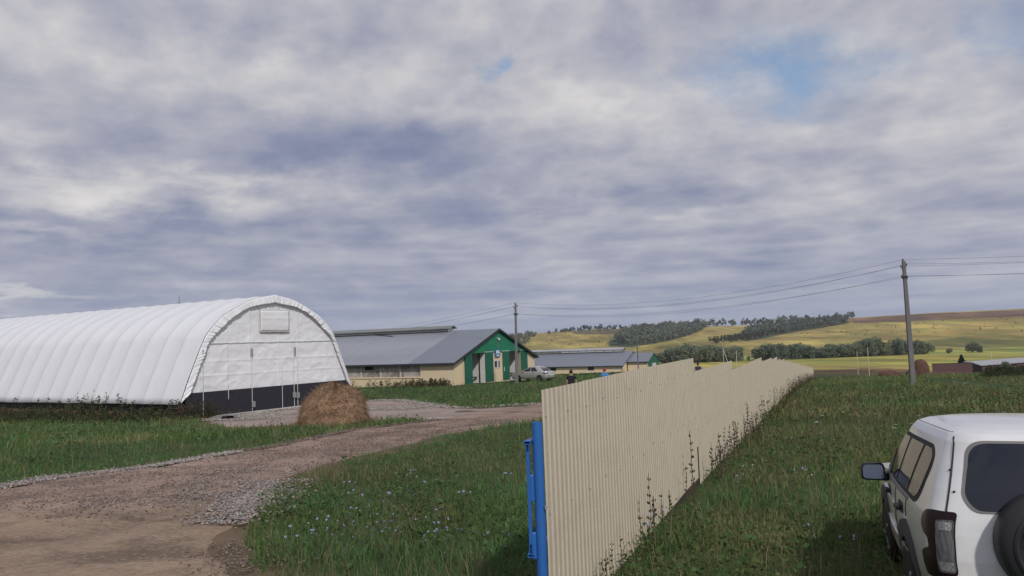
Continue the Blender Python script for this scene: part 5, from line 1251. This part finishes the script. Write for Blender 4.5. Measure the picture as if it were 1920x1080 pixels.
single(1403, 672, 420, 9, 9, 3, 'small round bush in the gap between the grove and the long tree belt')
single(1104, 656, 560, 12, 18, 1, 'olive bush above the clear ridge panels of the far barn')
single(1018, 655, 600, 12, 20, 0, 'left bush of the pair above the near end of the far barn roof')
single(1030, 655, 590, 10, 18, 2, 'right bush of the pair above the near end of the far barn roof')
single(1885, 694, 152, 22, 20, 3, 'grey green shrub growing before the brown shed wall')

def spruce():
    x, y, _ = sight(1804, 690, 196); z = gz(x, y); h = sight(1804, 665, 196)[2] - z
    t = thing('spruce_tree', 'dark spruce rising behind the brown board wall', 'tree', (x, y, z))
    P = []; cols = []
    for k in range(2600):
        f = rng.uniform(.08, 1) ** .8; tier = (f * 11) % 1.0; r = (1 - f) * 2.1 * (.62 + .5 * (1 - tier)) + .08; th = rng.uniform(0, 2 * math.pi); rr = r * rng.uniform(.3, 1.05)
        P.append((math.cos(th) * rr, math.sin(th) * rr, f * h - .12 * rr)); cols.append(np.array([.028, .052, .030]) * rng.uniform(.6, 1.3))
    V, F, T_ = leaf_cloud(np.array(P), np.full(len(P), .17), np.array(cols), .4); np_mesh('crown', V, F, M['leaf_far'], T_, t)
    MB().tube([(0, 0, -.3), (0, 0, h * .96)], .13, 8, .02).build('trunk', M['bark'], t)
spruce()

def woods(name, label, pts, hts, col, nq=70):
    Vs, Fs, Ts = [], [], []; o = 0
    for (x, y), h in zip(pts, hts):
        z = gz(x, y); P, sh = crown_points(nq, h * .42, h * .5, h * .52, 6, rng.integers(1 << 30), .3)
        c = np.array(col) * rng.uniform(.8, 1.22) * np.array([rng.uniform(.9, 1.15), 1, rng.uniform(.9, 1.1)])
        V, F, T_ = leaf_cloud(P + np.array([x, y, z]), np.full(nq, h * .115), c * sh[:, None]); Vs.append(V); Fs.append(F + o); Ts.append(T_); o += len(V)
    ob = np_mesh(name, np.vstack(Vs), np.vstack(Fs), M['leaf_far'], np.vstack(Ts)); tag(ob, label, 'woods', kind='stuff')
def fill(poly_px, n, hr):
    poly = plan(poly_px); a = np.array(poly); pts = []; r_ = np.random.default_rng(int(abs(a.sum())) % 9999)
    while len(pts) < n:
        p = a.min(0) + r_.uniform(0, 1, 2) * (a.max(0) - a.min(0))
        if in_poly(p[:1], p[1:], poly)[0]: pts.append(tuple(p))
    return pts, list(r_.uniform(*hr, n))
def line(px, n, hf, jit=8):
    pts = []; hs = []
    for i in range(n):
        f = i / (n - 1) * (len(px) - 1); k = min(int(f), len(px) - 2); u = f - k; q = (px[k][0] + (px[k + 1][0] - px[k][0]) * u, px[k][1] + (px[k + 1][1] - px[k][1]) * u)
        x, y = survey(*q); x += rng.uniform(-jit, jit); y += rng.uniform(-jit, jit); pts.append((x, y)); hs.append(hf(i / (n - 1)) * math.hypot(x, y) / FPX * rng.uniform(.75, 1.25))
    return pts, hs
COL = (.150, .178, .140)
p1, h1 = fill([(1148, 648), (1160, 632), (1200, 618), (1240, 611), (1330, 608), (1312, 622), (1255, 640), (1195, 651)], 560, (7.5, 11.5))
woods('hillside_wood', 'dark green wood covering the slope above the far barn', p1, h1, (.165, .195, .145))
p2, h2 = fill([(1392, 632), (1405, 620), (1440, 612), (1590, 598), (1588, 607), (1520, 618), (1450, 627)], 360, (6, 9.5))
p3, h3 = line([(1300, 613), (1335, 610), (1370, 612)], 16, lambda f: 12 + 5 * math.sin(f * 8), 10); p4, h4 = line([(1372, 612), (1430, 606), (1470, 604), (1530, 602), (1590, 599)], 60, lambda f: 8 + 4.5 * math.sin(f * 31) ** 2, 14)
p5, h5 = fill([(1330, 642), (1345, 636), (1400, 628), (1440, 622), (1450, 628), (1400, 640), (1350, 646)], 170, (3, 5.5))
woods('hilltop_wood', 'dark tree belt along the hill crest and its brushy gully', p2 + p3 + p4, h2 + h3 + h4, COL)
woods('gully_scrub', 'low greyish scrub running down the gully between two yellow slopes', p5, h5, (.085, .088, .056))
p6, h6 = line([(1040, 625), (1100, 619), (1150, 616), (1245, 613)], 110, lambda f: 5 + 4 * math.sin(f * 23) ** 4, 20); p7, h7 = fill([(940, 648), (955, 632), (985, 627), (1010, 628), (990, 640), (985, 650)], 90, (4.5, 7.5))
woods('ridge_wood', 'thin dark tree line along the far left ridge', p6, h6, (.095, .115, .09)); woods('slope_thicket', 'grey green thicket on the slope beside the barn gable', p7, h7, (.15, .17, .115))
p8, h8 = fill([(1000, 650), (1060, 628), (1150, 630), (1160, 650)], 10, (1.5, 3.2)); p9, h9 = fill([(1440, 640), (1560, 612), (1700, 608), (1920, 595), (1960, 640), (1700, 632), (1560, 634)], 80, (1.1, 2.4))
woods('hill_shrubs', 'scattered small dark shrubs on the yellow slopes', p8 + p9, h8 + h9, (.085, .085, .045), 40)

# ------------------------------------------------------------------ grass and weeds
def blades(base, h, w, tint, lean=.35):
    n = len(base); th = rng.uniform(0, 2 * math.pi, n); d = np.stack([np.cos(th), np.sin(th), np.zeros(n)], 1); sd_ = np.stack([-np.sin(th), np.cos(th), np.zeros(n)], 1)
    ph = rng.uniform(0, 2 * math.pi, n); sd_ = np.stack([np.cos(ph), np.sin(ph), np.zeros(n)], 1)
    l = (rng.uniform(.05, 1, n) * lean * 1.6)[:, None]; hh = h[:, None]; ww = w[:, None]
    mid = base + d * hh * l * .35 + np.array([0, 0, 1]) * hh * .58; tip = base + d * hh * l + np.array([0, 0, 1]) * hh * (1 - l * .28)
    V = np.stack([base - sd_ * ww * .5, base + sd_ * ww * .5, mid - sd_ * ww * .42, mid + sd_ * ww * .42, tip], 1).reshape(-1, 3)
    k = np.arange(n)[:, None] * 5; F = np.concatenate([k + [0, 1, 3], k + [0, 3, 2], k + [2, 3, 4]], 0)
    t = np.repeat(tint, 5, 0); t = t.reshape(n, 5, 3); t[:, 4] *= 1.12; return V, F, t.reshape(-1, 3)
ROADP, YARDP, TRACKP = ROAD, YARD, TRACK
def bare(x, y):
    wx = x + .6 * (fbm(x * 1.3, y * 1.3, 7, 3) - .5); wy = y + .6 * (fbm(x * 1.3 + 40, y * 1.3, 8, 3) - .5)
    b = in_poly(wx, wy, ROADP) | in_poly(wx, wy, YARDP) | in_poly(wx, wy, TRACKP)
    a = R(31); lx = (x + 13.66) ; 
    # inside the hangar and the barn
    def rect(px_, py_, ang, x0, x1, y0, y1):
        u = (math.cos(ang), math.sin(ang)); dx, dy = x - px_, y - py_; p = dx * u[0] + dy * u[1]; q = -dx * u[1] + dy * u[0]
        return (p > x0) & (p < x1) & (q > y0) & (q < y1)
    b |= rect(-13.66, 45.19, R(59), -5.9, 5.9, -.1, 55); b |= rect(-5.45, 73, R(63), .2, 17.6, .2, 66); b |= rect(-5.45, 73, R(63), 3, 18, -5.5, .3)
    cxs = 2.845 + .885 * math.cos(R(18.3)); cys = 5.6 - .885 * math.sin(R(18.3)); b |= rect(cxs, cys, R(90 - 18.3), -.1, 3.9, -.80, .80)
    b |= np.hypot(x + 7.95, y - 34.9) < 1.3
    ds = side_of_fence(x, y); sl = (x - F0[0]) * FU[0] + (y - F0[1]) * FU[1]; b |= (ds > -.1) & (ds < .30) & (sl > 4.6) & (sl < 7.7) & (rng.uniform(0, 1, x.shape) < .85)
    return b
def scatter(n, y0, y1, half=.78, pad=3.0, pw=1.0):
    u = rng.uniform(0, 1, n); y = y0 * (y1 / y0) ** u; x = rng.uniform(-1, 1, n) * (y * half + pad); return x, y
def side_of_fence(x, y): return (x - F0[0]) * FU[1] - (y - F0[1]) * FU[0]      # > 0: meadow on the right
def grass_colour(x, y):
    n = len(x); n1 = fbm(x * .28, y * .16, 51, 3); n2 = fbm(x * .9, y * .6, 52, 3); right = smooth01(side_of_fence(x, y) / .6)
    green = np.array([.090, .145, .048]); lush = np.array([.080, .155, .058]); olive = np.array([.140, .150, .065]); brown = np.array([.165, .130, .075])
    t = rng.uniform(0, 1, n); c = green + (lush - green) * smooth01((n2 - .4) * 4)[:, None]
    po = .18 + .30 * right + .8 * (n1 - .5); c = np.where((t < po)[:, None], olive, c)
    pb = np.clip(.04 + .22 * right * smooth01((y - 8) / 8) * smooth01((70 - y) / 40) + .7 * (n1 - .56), 0, .5); c = np.where((t > 1 - pb)[:, None], brown, c)
    dry = smooth01((fbm(x * .7 + 20, y * .5, 53, 4) - .54) * 7) * .55; c = c * (1 - dry)[:, None] + dry[:, None] * np.array([.185, .170, .085]) * 1.0
    return c * rng.uniform(.78, 1.75, n)[:, None] * (.72 + .62 * fbm(x * .8 + 5, y * .55, 54, 3))[:, None]
def build_grass():
    Vs, Fs, Ts = [], [], []; o = 0
    def put(x, y, h, w, lean, colf=grass_colour):
        nonlocal o
        keep = ~bare(x, y); x, y, h, w = x[keep], y[keep], h[keep], w[keep]; c = colf(x, y)
        V, F, T_ = blades(np.stack([x, y, g(x, y) - .02], 1), h, w, c, lean); Vs.append(V); Fs.append(F + o); Ts.append(T_); o += len(V)
    # tufts close by, then ever coarser and sparser ones
    for n, y0, y1, k, sp, hh, ww in ((24000, 3.0, 14, 7, .085, (.05, .17), (.005, .010)), (26000, 9, 34, 6, .15, (.06, .21), (.010, .019)), (22000, 26, 95, 5, .35, (.10, .34), (.025, .05)), (8000, 80, 205, 4, .8, (.18, .48), (.06, .13))):
        x, y = scatter(n, y0, y1); dens = fbm(x * .45, y * .45, 57, 3); kk = rng.uniform(0, 1, n) < .35 + dens; x, y = x[kk], y[kk]
        hs = .55 + .9 * fbm(x * .35 + 7, y * .35, 58, 3); x = np.repeat(x, k) + rng.normal(0, sp, len(x) * k); y = np.repeat(y, k) + rng.normal(0, sp, len(y) * k); hs = np.repeat(hs, k)
        put(x, y, rng.uniform(*hh, len(x)) * hs, rng.uniform(*ww, len(x)), .55)
    x, y = scatter(16000, 3, 40); kk = rng.uniform(0, 1, len(x)) < fbm(x * .6, y * .4, 59, 3) * 1.5 - .2; x, y = x[kk], y[kk]; put(x, y, rng.uniform(.25, .60, len(x)), np.full(len(x), .0045) + y * .0004, .35, lambda x, y: np.tile([.24, .205, .125], (len(x), 1)) * rng.uniform(.5, 1.2, (len(x), 1)))
    ob = np_mesh('meadow_grass', np.vstack(Vs), np.vstack(Fs), M['leaf'], np.vstack(Ts)); tag(ob, 'short wild meadow grass covering the ground on both sides of the fence', 'grass', kind='stuff')
build_grass()
def build_leafy():
    """low broad-leaved weeds among the grass"""
    x, y = scatter(11000, 3.2, 60); d = fbm(x * .5 + 3, y * .35, 64, 3); k = (rng.uniform(0, 1, len(x)) < (d - .42) * 3.2) & ~bare(x, y); x, y = x[k], y[k]
    cent, size, col = [], [], []
    for a, b in zip(x, y):
        n = rng.integers(7, 15); sp = .10 + .004 * b; z = gz(a, b); q = rng.normal(0, sp, (n, 2)); hz = rng.uniform(.06, .26, n)
        cent.append(np.column_stack([a + q[:, 0], b + q[:, 1], z + hz])); size.append(rng.uniform(.012, .028, n) * (1 + b * .04)); c = np.array([.085, .160, .058]) if rng.uniform() < .7 else np.array([.13, .155, .065]); col.append(c * rng.uniform(.6, 1.25, (n, 1)))
    V, F, T_ = leaf_cloud(np.vstack(cent), np.concatenate(size), np.vstack(col), .55)
    tag(np_mesh('leafy_weeds', V, F, M['leaf'], T_), 'low broad leaved green weeds mixed into the meadow grass', 'weeds', kind='stuff')
build_leafy()
def stalk_cloud(xs, ys, hs, col, seedcol, nl=26, wid=.012, lsz=.03, spread=.16):
    Vs, Fs, Ts = [], [], []; o = 0; cent, size, cc = [], [], []; n = len(xs)
    base = np.stack([xs, ys, g(xs, ys) - .03], 1); V, F, T_ = blades(base, hs, np.full(n, wid), np.tile(col, (n, 1)) * rng.uniform(.6, 1.2, (n, 1)), .16); Vs.append(V); Fs.append(F); Ts.append(T_); o = len(V)
    for b, h in zip(base, hs):
        f = rng.uniform(.15, 1.05, nl); r = spread * (1.15 - f)
        cent.append(b + np.stack([rng.normal(0, 1, nl) * r, rng.normal(0, 1, nl) * r, f * h], 1)); size.append(np.full(nl, lsz)); cc.append(np.tile(col if rng.uniform() < .6 else seedcol, (nl, 1)) * rng.uniform(.55, 1.3, (nl, 1)))
    V, F4, T2 = leaf_cloud(np.vstack(cent), np.concatenate(size), np.vstack(cc)); F2 = np.concatenate([F4[:, [0, 1, 2]], F4[:, [0, 2, 3]]]) + o
    return np.vstack(Vs + [V]), np.vstack(Fs + [F2]), np.vstack(Ts + [T2])
def weeds(name, label, xs, ys, hs, **kw):
    xs, ys, hs = np.array(xs), np.array(ys), np.array(hs); V, F, T_ = stalk_cloud(xs, ys, hs, **kw); tag(np_mesh(name, V, F, M['leaf'], T_), label, 'weeds', kind='stuff')
# tall weeds along the foot of the hangar
u = np.array([math.sin(R(-59)), math.cos(R(-59))]); nrm = np.array([-math.sin(R(31)), -math.cos(R(31))]); n = 640
s = rng.uniform(-1.2, 30, n); d = rng.uniform(.2, 3.6, n) ** 1.0; X = -16.78 + u[0] * s + nrm[0] * d; Y = 40 + u[1] * s + nrm[1] * d
H = rng.uniform(.36, .80, n) * (1 - .06 * d); H[rng.uniform(0, 1, n) < .05] += .5
big = np.abs(s - 6.3) < 1.6; H[big] += rng.uniform(.1, .75, big.sum()) * (d[big] < 2.2)
weeds('tall_weeds', 'dark straggly weeds growing along the foot of the white hangar', X, Y, H, col=(.080, .098, .048), seedcol=(.10, .085, .055), nl=34, wid=.02, lsz=.055, spread=.22)
n = 60; weeds('corner_weeds', 'greyish brown weeds before the black corner of the hangar', -16.2 + rng.normal(.4, .9, n), 39.2 + rng.normal(-.3, .5, n), rng.uniform(.4, 1.1, n), col=(.075, .075, .05), seedcol=(.10, .085, .065), nl=40, wid=.02, lsz=.045, spread=.25)
u = np.array([math.sin(R(-63)), math.cos(R(-63))]); n = 110; s = np.abs(rng.normal(0, 3.8, n)) + .3; d = rng.uniform(.3, 2.2, n)
weeds('barn_weeds', 'tall brown tipped weeds along the cream wall of the barn', -5.45 + u[0] * s - math.sin(R(27)) * d, 73 + u[1] * s - math.cos(R(27)) * d, rng.uniform(.3, .8, n), col=(.085, .105, .05), seedcol=(.17, .12, .075), nl=30, wid=.03, lsz=.07, spread=.28)
n = 520; px = rng.uniform(1028, 1178, n); pp = [sight(a, 705, b)[:2] for a, b in zip(px, rng.uniform(105, 135, n))]
weeds('green_thicket', 'dark green weed thicket between the silver sedan and the far barn', [p[0] for p in pp], [p[1] for p in pp], rng.uniform(.08, .30, n), col=(.060, .092, .040), seedcol=(.07, .085, .04), nl=36, wid=.05, lsz=.12, spread=.4)
n = 260; s = rng.uniform(14, 96, n); d = rng.uniform(.05, .5, n); q = [fpos(a, b) for a, b in zip(s, d)]
weeds('fence_weeds', 'brownish weeds growing up along the lower edge of the ivory fence', [p[0] for p in q], [p[1] for p in q], rng.uniform(.35, .95, n), col=(.085, .075, .042), seedcol=(.10, .06, .045), nl=26, wid=.012, lsz=.022, spread=.10)
n = 150; pp = [sight(a, 706, b)[:2] for a, b in zip(rng.uniform(1848, 1960, n), rng.uniform(140, 155, n))]
weeds('shed_weeds', 'dull green weeds around the trailer and the shed', [p[0] for p in pp], [p[1] for p in pp], rng.uniform(.4, 1.3, n), col=(.065, .08, .045), seedcol=(.09, .08, .05), nl=30, wid=.05, lsz=.14, spread=.5)
n = 90; pp = [sight(a, 735, b)[:2] for a, b in zip(rng.uniform(1850, 1960, n), rng.uniform(62, 80, n))]
weeds('trackside_bush', 'dark green weed clump beside the dirt track', [p[0] for p in pp], [p[1] for p in pp], rng.uniform(.4, 1.0, n), col=(.055, .075, .038), seedcol=(.075, .08, .045), nl=34, wid=.03, lsz=.09, spread=.4)

# individual dry stalks standing against the fence
def stalk_proto(seed, h, bend):
    r_ = random.Random(seed); t = bpy.data.objects.new('weed_stalk', None); C.objects.link(t); pts = [(bend * .5 * (max(z, 0) / h) ** 1.6 * h + .012 * math.sin(z * 9), .01 * math.sin(z * 13), z) for z in np.linspace(-.05, h, 12)]
    m = MB().tube(pts, .0055, 6, .0025); b = m
    for k in range(int(h * 34)):
        f = r_.uniform(.25, 1); i = f * 11; p = Vector(pts[min(11, int(i))]); a = r_.uniform(0, 6.28); l = r_.uniform(.008, .03)
        e = p + Vector((math.cos(a) * l, math.sin(a) * l, l * .8)); b.tube([p, e], .0025, 4); b.lathe([(.002, -.012), (.007, -.002), (.006, .010), (.001, .016)], 6, c=tuple(e))
    b.build('stem', M['stalk'], t); return t
M['stalk'] = mat('dry_stalk', (.085, .062, .045), (.05, .05, .03), .9, 20); M['seed'] = mat('dry_seed', (.06, .035, .028), (.09, .05, .035), .9, 20)
ST = [stalk_proto(5, .62, .05), stalk_proto(6, .85, -.06), stalk_proto(7, .5, .12), stalk_proto(8, .7, -.75)]; stu = [False] * 4
def place_stalk(k, s, d, sc, rz, label, group='dry weed stalks along the fence'):
    x, y = fpos(s, d)
    if stu[k]: o = copy_tree(ST[k])
    else: o = ST[k]; stu[k] = True
    o.location = (x, y, gz(x, y)); o.scale = (sc, sc, sc); o.rotation_euler = (0, 0, rz); tag(o, label, 'weed', group)
LB = 'thin brown dry weed stalk standing against the ivory fence'
for k, s, d, sc in ((0, .95, .16, .72), (2, 1.10, .15, 1.0), (1, 1.35, .16, .62), (0, 1.62, .17, .8), (1, 2.95, .16, 1.05), (0, 3.05, .2, 1.0), (2, 3.2, .18, 1.2), (0, 3.65, .16, .9), (2, 4.2, .17, 1.0), (2, 4.35, .14, .9), (1, 5.95, .18, 1.25), (0, 5.5, .16, 1.0), (2, 5.75, .2, .9)):
    place_stalk(k, s, d, sc, s * 5.1, LB)
place_stalk(3, 2.55, .20, .80, R(90) - FA, 'forked dry weed stalk bent sideways across the near fence section', None)
for i in range(38):
    s = 7.75 + 7.5 * rng.uniform(0, 1) ** 1.5 + rng.normal(0, .05); place_stalk(rng.integers(0, 3), s, rng.uniform(.08, .4), rng.uniform(.7, 1.15) * (1.25 if s < 8.6 else 1), rng.uniform(0, 6), 'brown dry weed stalk crowded at the joint after the first fence section', 'dry weed stalks crowded past the first fence joint')

# flowers: chicory and yarrow as plants of their own
M['chicory'] = mat('chicory_petal', (.27, .285, .50), (.33, .345, .54), .7); M['yarrow'] = mat('yarrow_white', (.45, .46, .40), (.36, .37, .30), .8); M['stem'] = mat('green_stem', (.10, .13, .06), (.08, .09, .05), .85)
def chicory_proto(seed):
    r_ = random.Random(seed); t = bpy.data.objects.new('chicory_plant', None); C.objects.link(t); h = r_.uniform(.38, .58); st = MB(); tips = []
    st.tube([(0, 0, -.05), (.02, 0, h * .4), (.01, .03, h)], .0045, 5, .002); tips.append((.01, .03, h))
    for k in range(5):
        z = h * r_.uniform(.35, .85); a = r_.uniform(0, 6.28); l = r_.uniform(.08, .20); e = (math.cos(a) * l, math.sin(a) * l, z + l * 1.0); st.tube([(.01, .01, z), (e[0] * .5, e[1] * .5, z + l * .6), e], .003, 5, .0015)
        if k < 3: tips.append(e)
    st.build('stem', M['stem'], t)
    for e in tips[:r_.randint(2, 4)]:
        f = MB(); tl = Matrix.Rotation(r_.uniform(.3, 1.1), 3, 'X'); tl = Matrix.Rotation(r_.uniform(-1, 1), 3, 'Z') @ tl
        for p in range(12):
            a = 2 * math.pi * p / 12; c, s_ = math.cos(a), math.sin(a); q = [(0.003 * c, .003 * s_, 0), (.011 * c - .0036 * s_, .011 * s_ + .0036 * c, .003), (.0125 * c - .0024 * s_, .0125 * s_ + .0024 * c, .002), (.0125 * c + .0024 * s_, .0125 * s_ - .0024 * c, .002), (.011 * c + .0036 * s_, .011 * s_ - .0036 * c, .003)]
            f.add([tuple(Vector(e) + tl @ Vector(v)) for v in q], [(0, 1, 2, 3, 4)])
        f.build('flower', M['chicory'], t, solid=.0012)
    return t
CH = [chicory_proto(k) for k in range(5)]; chu = [False] * 5
def place_plant(protos, used, k, x, y, sc, label, cat, group):
    if used[k]: o = copy_tree(protos[k])
    else: o = protos[k]; used[k] = True
    o.location = (x, y, gz(x, y)); o.scale = (sc, sc, sc); o.rotation_euler = (0, 0, rng.uniform(0, 6.28)); tag(o, label, cat, group)
spots = [(525, 975), (540, 1060), (550, 1070), (600, 1030), (612, 1020), (628, 985), (652, 955), (655, 962), (678, 960), (660, 995), (655, 1015), (650, 1018), (690, 965), (705, 1030), (716, 952), (725, 990), (725, 1030), (735, 1035), (740, 1035), (765, 965), (770, 950), (785, 1005), (800, 955), (815, 1003), (835, 1030), (842, 1040), (865, 1040), (870, 998), (862, 1050), (650, 1065), (668, 1070), (720, 1060), (740, 1065), (800, 1060), (815, 1070), (755, 870), (768, 873), (772, 915), (780, 906), (902, 868), (905, 855), (925, 908), (950, 940), (557, 942), (640, 1040), (700, 1000), (760, 1030), (590, 1065), (900, 1050), (940, 1060)]
for i, (px, py) in enumerate(spots):
    x, y = survey(px, py + 26); place_plant(CH, chu, i % 5, x, y, rng.uniform(.85, 1.15), 'chicory plant with pale blue flowers in the grass left of the blue post', 'flower', 'chicory plants left of the blue post')
spots = [(1248, 1045), (1400, 905), (1530, 1030), (1515, 930), (1513, 920), (1440, 815), (1480, 820), (1486, 860), (1380, 940), (1600, 1070), (1530, 1072), (1590, 900), (1560, 860), (1470, 890)]
for i, (px, py) in enumerate(spots):
    x, y = survey(px, py + 20); place_plant(CH, chu, i % 5, x, y, rng.uniform(.9, 1.2), 'chicory plant with pale flowers in the meadow between fence and white car', 'flower', 'chicory plants between fence and white car')
def yarrow_proto(seed):
    r_ = random.Random(seed); t = bpy.data.objects.new('yarrow_plant', None); C.objects.link(t); h = r_.uniform(.38, .55); st = MB().tube([(0, 0, -.05), (.01, .01, h)], .005, 5, .003); f = MB()
    for k in range(22):
        a = r_.uniform(0, 6.28); rr = .045 * math.sqrt(r_.uniform(0, 1)); e = (rr * math.cos(a), rr * math.sin(a), h + .03 + r_.uniform(-.008, .008)); st.tube([(0.01, .01, h - .04), e], .0015, 4); f.lathe([(.002, -.004), (.010, .002), (.008, .006), (.001, .007)], 6, c=e)
    st.build('stem', M['stem'], t); f.build('flower_head', M['yarrow'], t); return t
YA = [yarrow_proto(k) for k in range(3)]; yau = [False] * 3
for i in range(30):
    px, py = rng.uniform(1440, 1900), rng.uniform(735, 850); x, y = survey(px, py)
    if side_of_fence(np.array(x), np.array(y)) < .5: continue
    place_plant(YA, yau, i % 3, x, y, rng.uniform(.6, 1.0), 'white flowering yarrow stalk in the meadow beyond the white car', 'flower', 'yarrow beyond the white car')
for i in range(16):
    px, py = rng.uniform(20, 420), rng.uniform(800, 860); x, y = survey(px, py)
    if bare(np.array([x]), np.array([y]))[0]: continue
    place_plant(YA, yau, i % 3, x, y, rng.uniform(.6, .9), 'white flowering yarrow stalk in the grass before the white hangar', 'flower', 'yarrow before the white hangar')

# ------------------------------------------------------------------ crushed stone
def build_stones():
    ico = np.array([(0, 0, 1), (.894, 0, .447), (.276, .851, .447), (-.724, .526, .447), (-.724, -.526, .447), (.276, -.851, .447), (.724, .526, -.447), (-.276, .851, -.447), (-.894, 0, -.447), (-.276, -.851, -.447), (.724, -.526, -.447), (0, 0, -1)])
    fi = np.array([(0,1,2),(0,2,3),(0,3,4),(0,4,5),(0,5,1),(1,6,2),(2,7,3),(3,8,4),(4,9,5),(5,10,1),(6,7,2),(7,8,3),(8,9,4),(9,10,5),(10,6,1),(11,7,6),(11,8,7),(11,9,8),(11,10,9),(11,6,10)])
    P = []
    def poly_line(px, n, wid, smin, smax, c):
        pts = plan(px); seg = np.cumsum([0] + [math.dist(pts[i], pts[i + 1]) for i in range(len(pts) - 1)])
        for s in rng.uniform(0, seg[-1], n):
            i = min(np.searchsorted(seg, s, 'right') - 1, len(pts) - 2); f = (s - seg[i]) / (seg[i + 1] - seg[i]); a, b = np.array(pts[i]), np.array(pts[i + 1]); d = (b - a) / np.linalg.norm(b - a); q = a + (b - a) * f + np.array([-d[1], d[0]]) * rng.normal(0, wid)
            P.append((q[0], q[1], rng.uniform(smin, smax) ** 1.0, c, .03 + .05 * max(0, 1 - abs(rng.normal(0, .7)))))
    grey, pale, tan = (.33, .285, .265), (.38, .345, .315), (.23, .172, .145)
    poly_line([(-60, 926), (0, 918), (60, 905), (120, 896), (200, 888), (270, 880)], 2600, .20, .012, .038, grey)
    poly_line([(270, 880), (350, 866), (430, 852), (450, 849)], 1500, .13, .014, .040, pale)
    poly_line([(450, 849), (520, 838), (640, 812), (740, 798), (815, 789)], 1500, .18, .016, .04, tan)
    poly_line([(530, 905), (505, 930), (480, 955), (455, 975), (425, 990)], 2600, .32, .010, .034, grey)
    poly_line([(500, 925), (470, 945), (430, 965)], 1300, .34, .010, .030, grey)
    poly_line([(450, 1020), (470, 1050), (480, 1078)], 600, .35, .008, .022, tan)
    poly_line([(690, 753), (725, 751), (765, 752), (800, 758), (850, 766), (1010, 758)], 2200, .45, .02, .055, pale)
    poly_line([(430, 790), (480, 782), (560, 775), (700, 768), (800, 765)], 3800, .9, .018, .05, pale)
    poly_line([(420, 788), (470, 779), (520, 771), (560, 766)], 700, .22, .02, .06, pale)
    # stones bedded in the road
    poly_line([(0, 960), (200, 930), (400, 895), (600, 845), (760, 815), (900, 788)], 11000, 1.5, .006, .024, tan)
    poly_line([(250, 960), (330, 930), (430, 920), (500, 880)], 1500, .8, .008, .026, grey)
    P_ = [p for p in P]; xy = np.array([(p[0], p[1]) for p in P_]); sz = np.array([p[2] for p in P_]); lift = np.array([p[4] for p in P_]); c = np.array([p[3] for p in P_])
    inr = in_poly(xy[:, 0], xy[:, 1], ROAD) | in_poly(xy[:, 0], xy[:, 1], YARD); near_edge = rng.uniform(0, 1, len(xy)) < .35; k = inr | near_edge; xy, sz, lift, c = xy[k], sz[k], lift[k], c[k]
    n = len(xy); z = g(xy[:, 0], xy[:, 1]) + np.where(lift > .055, lift, .054); sc = sz[:, None, None] * rng.uniform(.45, 1.35, (n, 12, 1)) * np.array([1, 1, .55])
    th = rng.uniform(0, 6.28, n); co, si = np.cos(th)[:, None], np.sin(th)[:, None]; q = ico[None] * sc; V = np.stack([q[..., 0] * co - q[..., 1] * si, q[..., 0] * si + q[..., 1] * co, q[..., 2]], -1) + np.column_stack([xy, z])[:, None]
    F = (fi[None] + (np.arange(n) * 12)[:, None, None]).reshape(-1, 3); T_ = np.repeat(c * rng.uniform(.45, 1.2, (n, 1)) * (1 + rng.normal(0, .03, (n, 3))), 12, 0)
    tag(np_mesh('crushed_stone', V.reshape(-1, 3), F, M['stone'], T_), 'pale crushed stone along the edges of the dirt road and yard', 'gravel', kind='stuff')
build_stones()

# ------------------------------------------------------------------ the air
def build_haze():
    m = bpy.data.materials.new('air'); m.use_nodes = True; T = NT(m.node_tree); out = T.n('ShaderNodeOutputMaterial')
    v = T.n('ShaderNodeVolumePrincipled', i_Color=(.80, .86, 1.0, 1), i_Density=HAZE, i_Anisotropy=.2); T.link(v.outputs[0], out.inputs['Volume'])
    o = MB().box(-9200, -9200, -40, 9200, 9200, 48).build('haze', m); tag(o, 'thin pale summer haze over the fields and hills', 'haze', kind='stuff')
HAZE = .00013
build_haze()
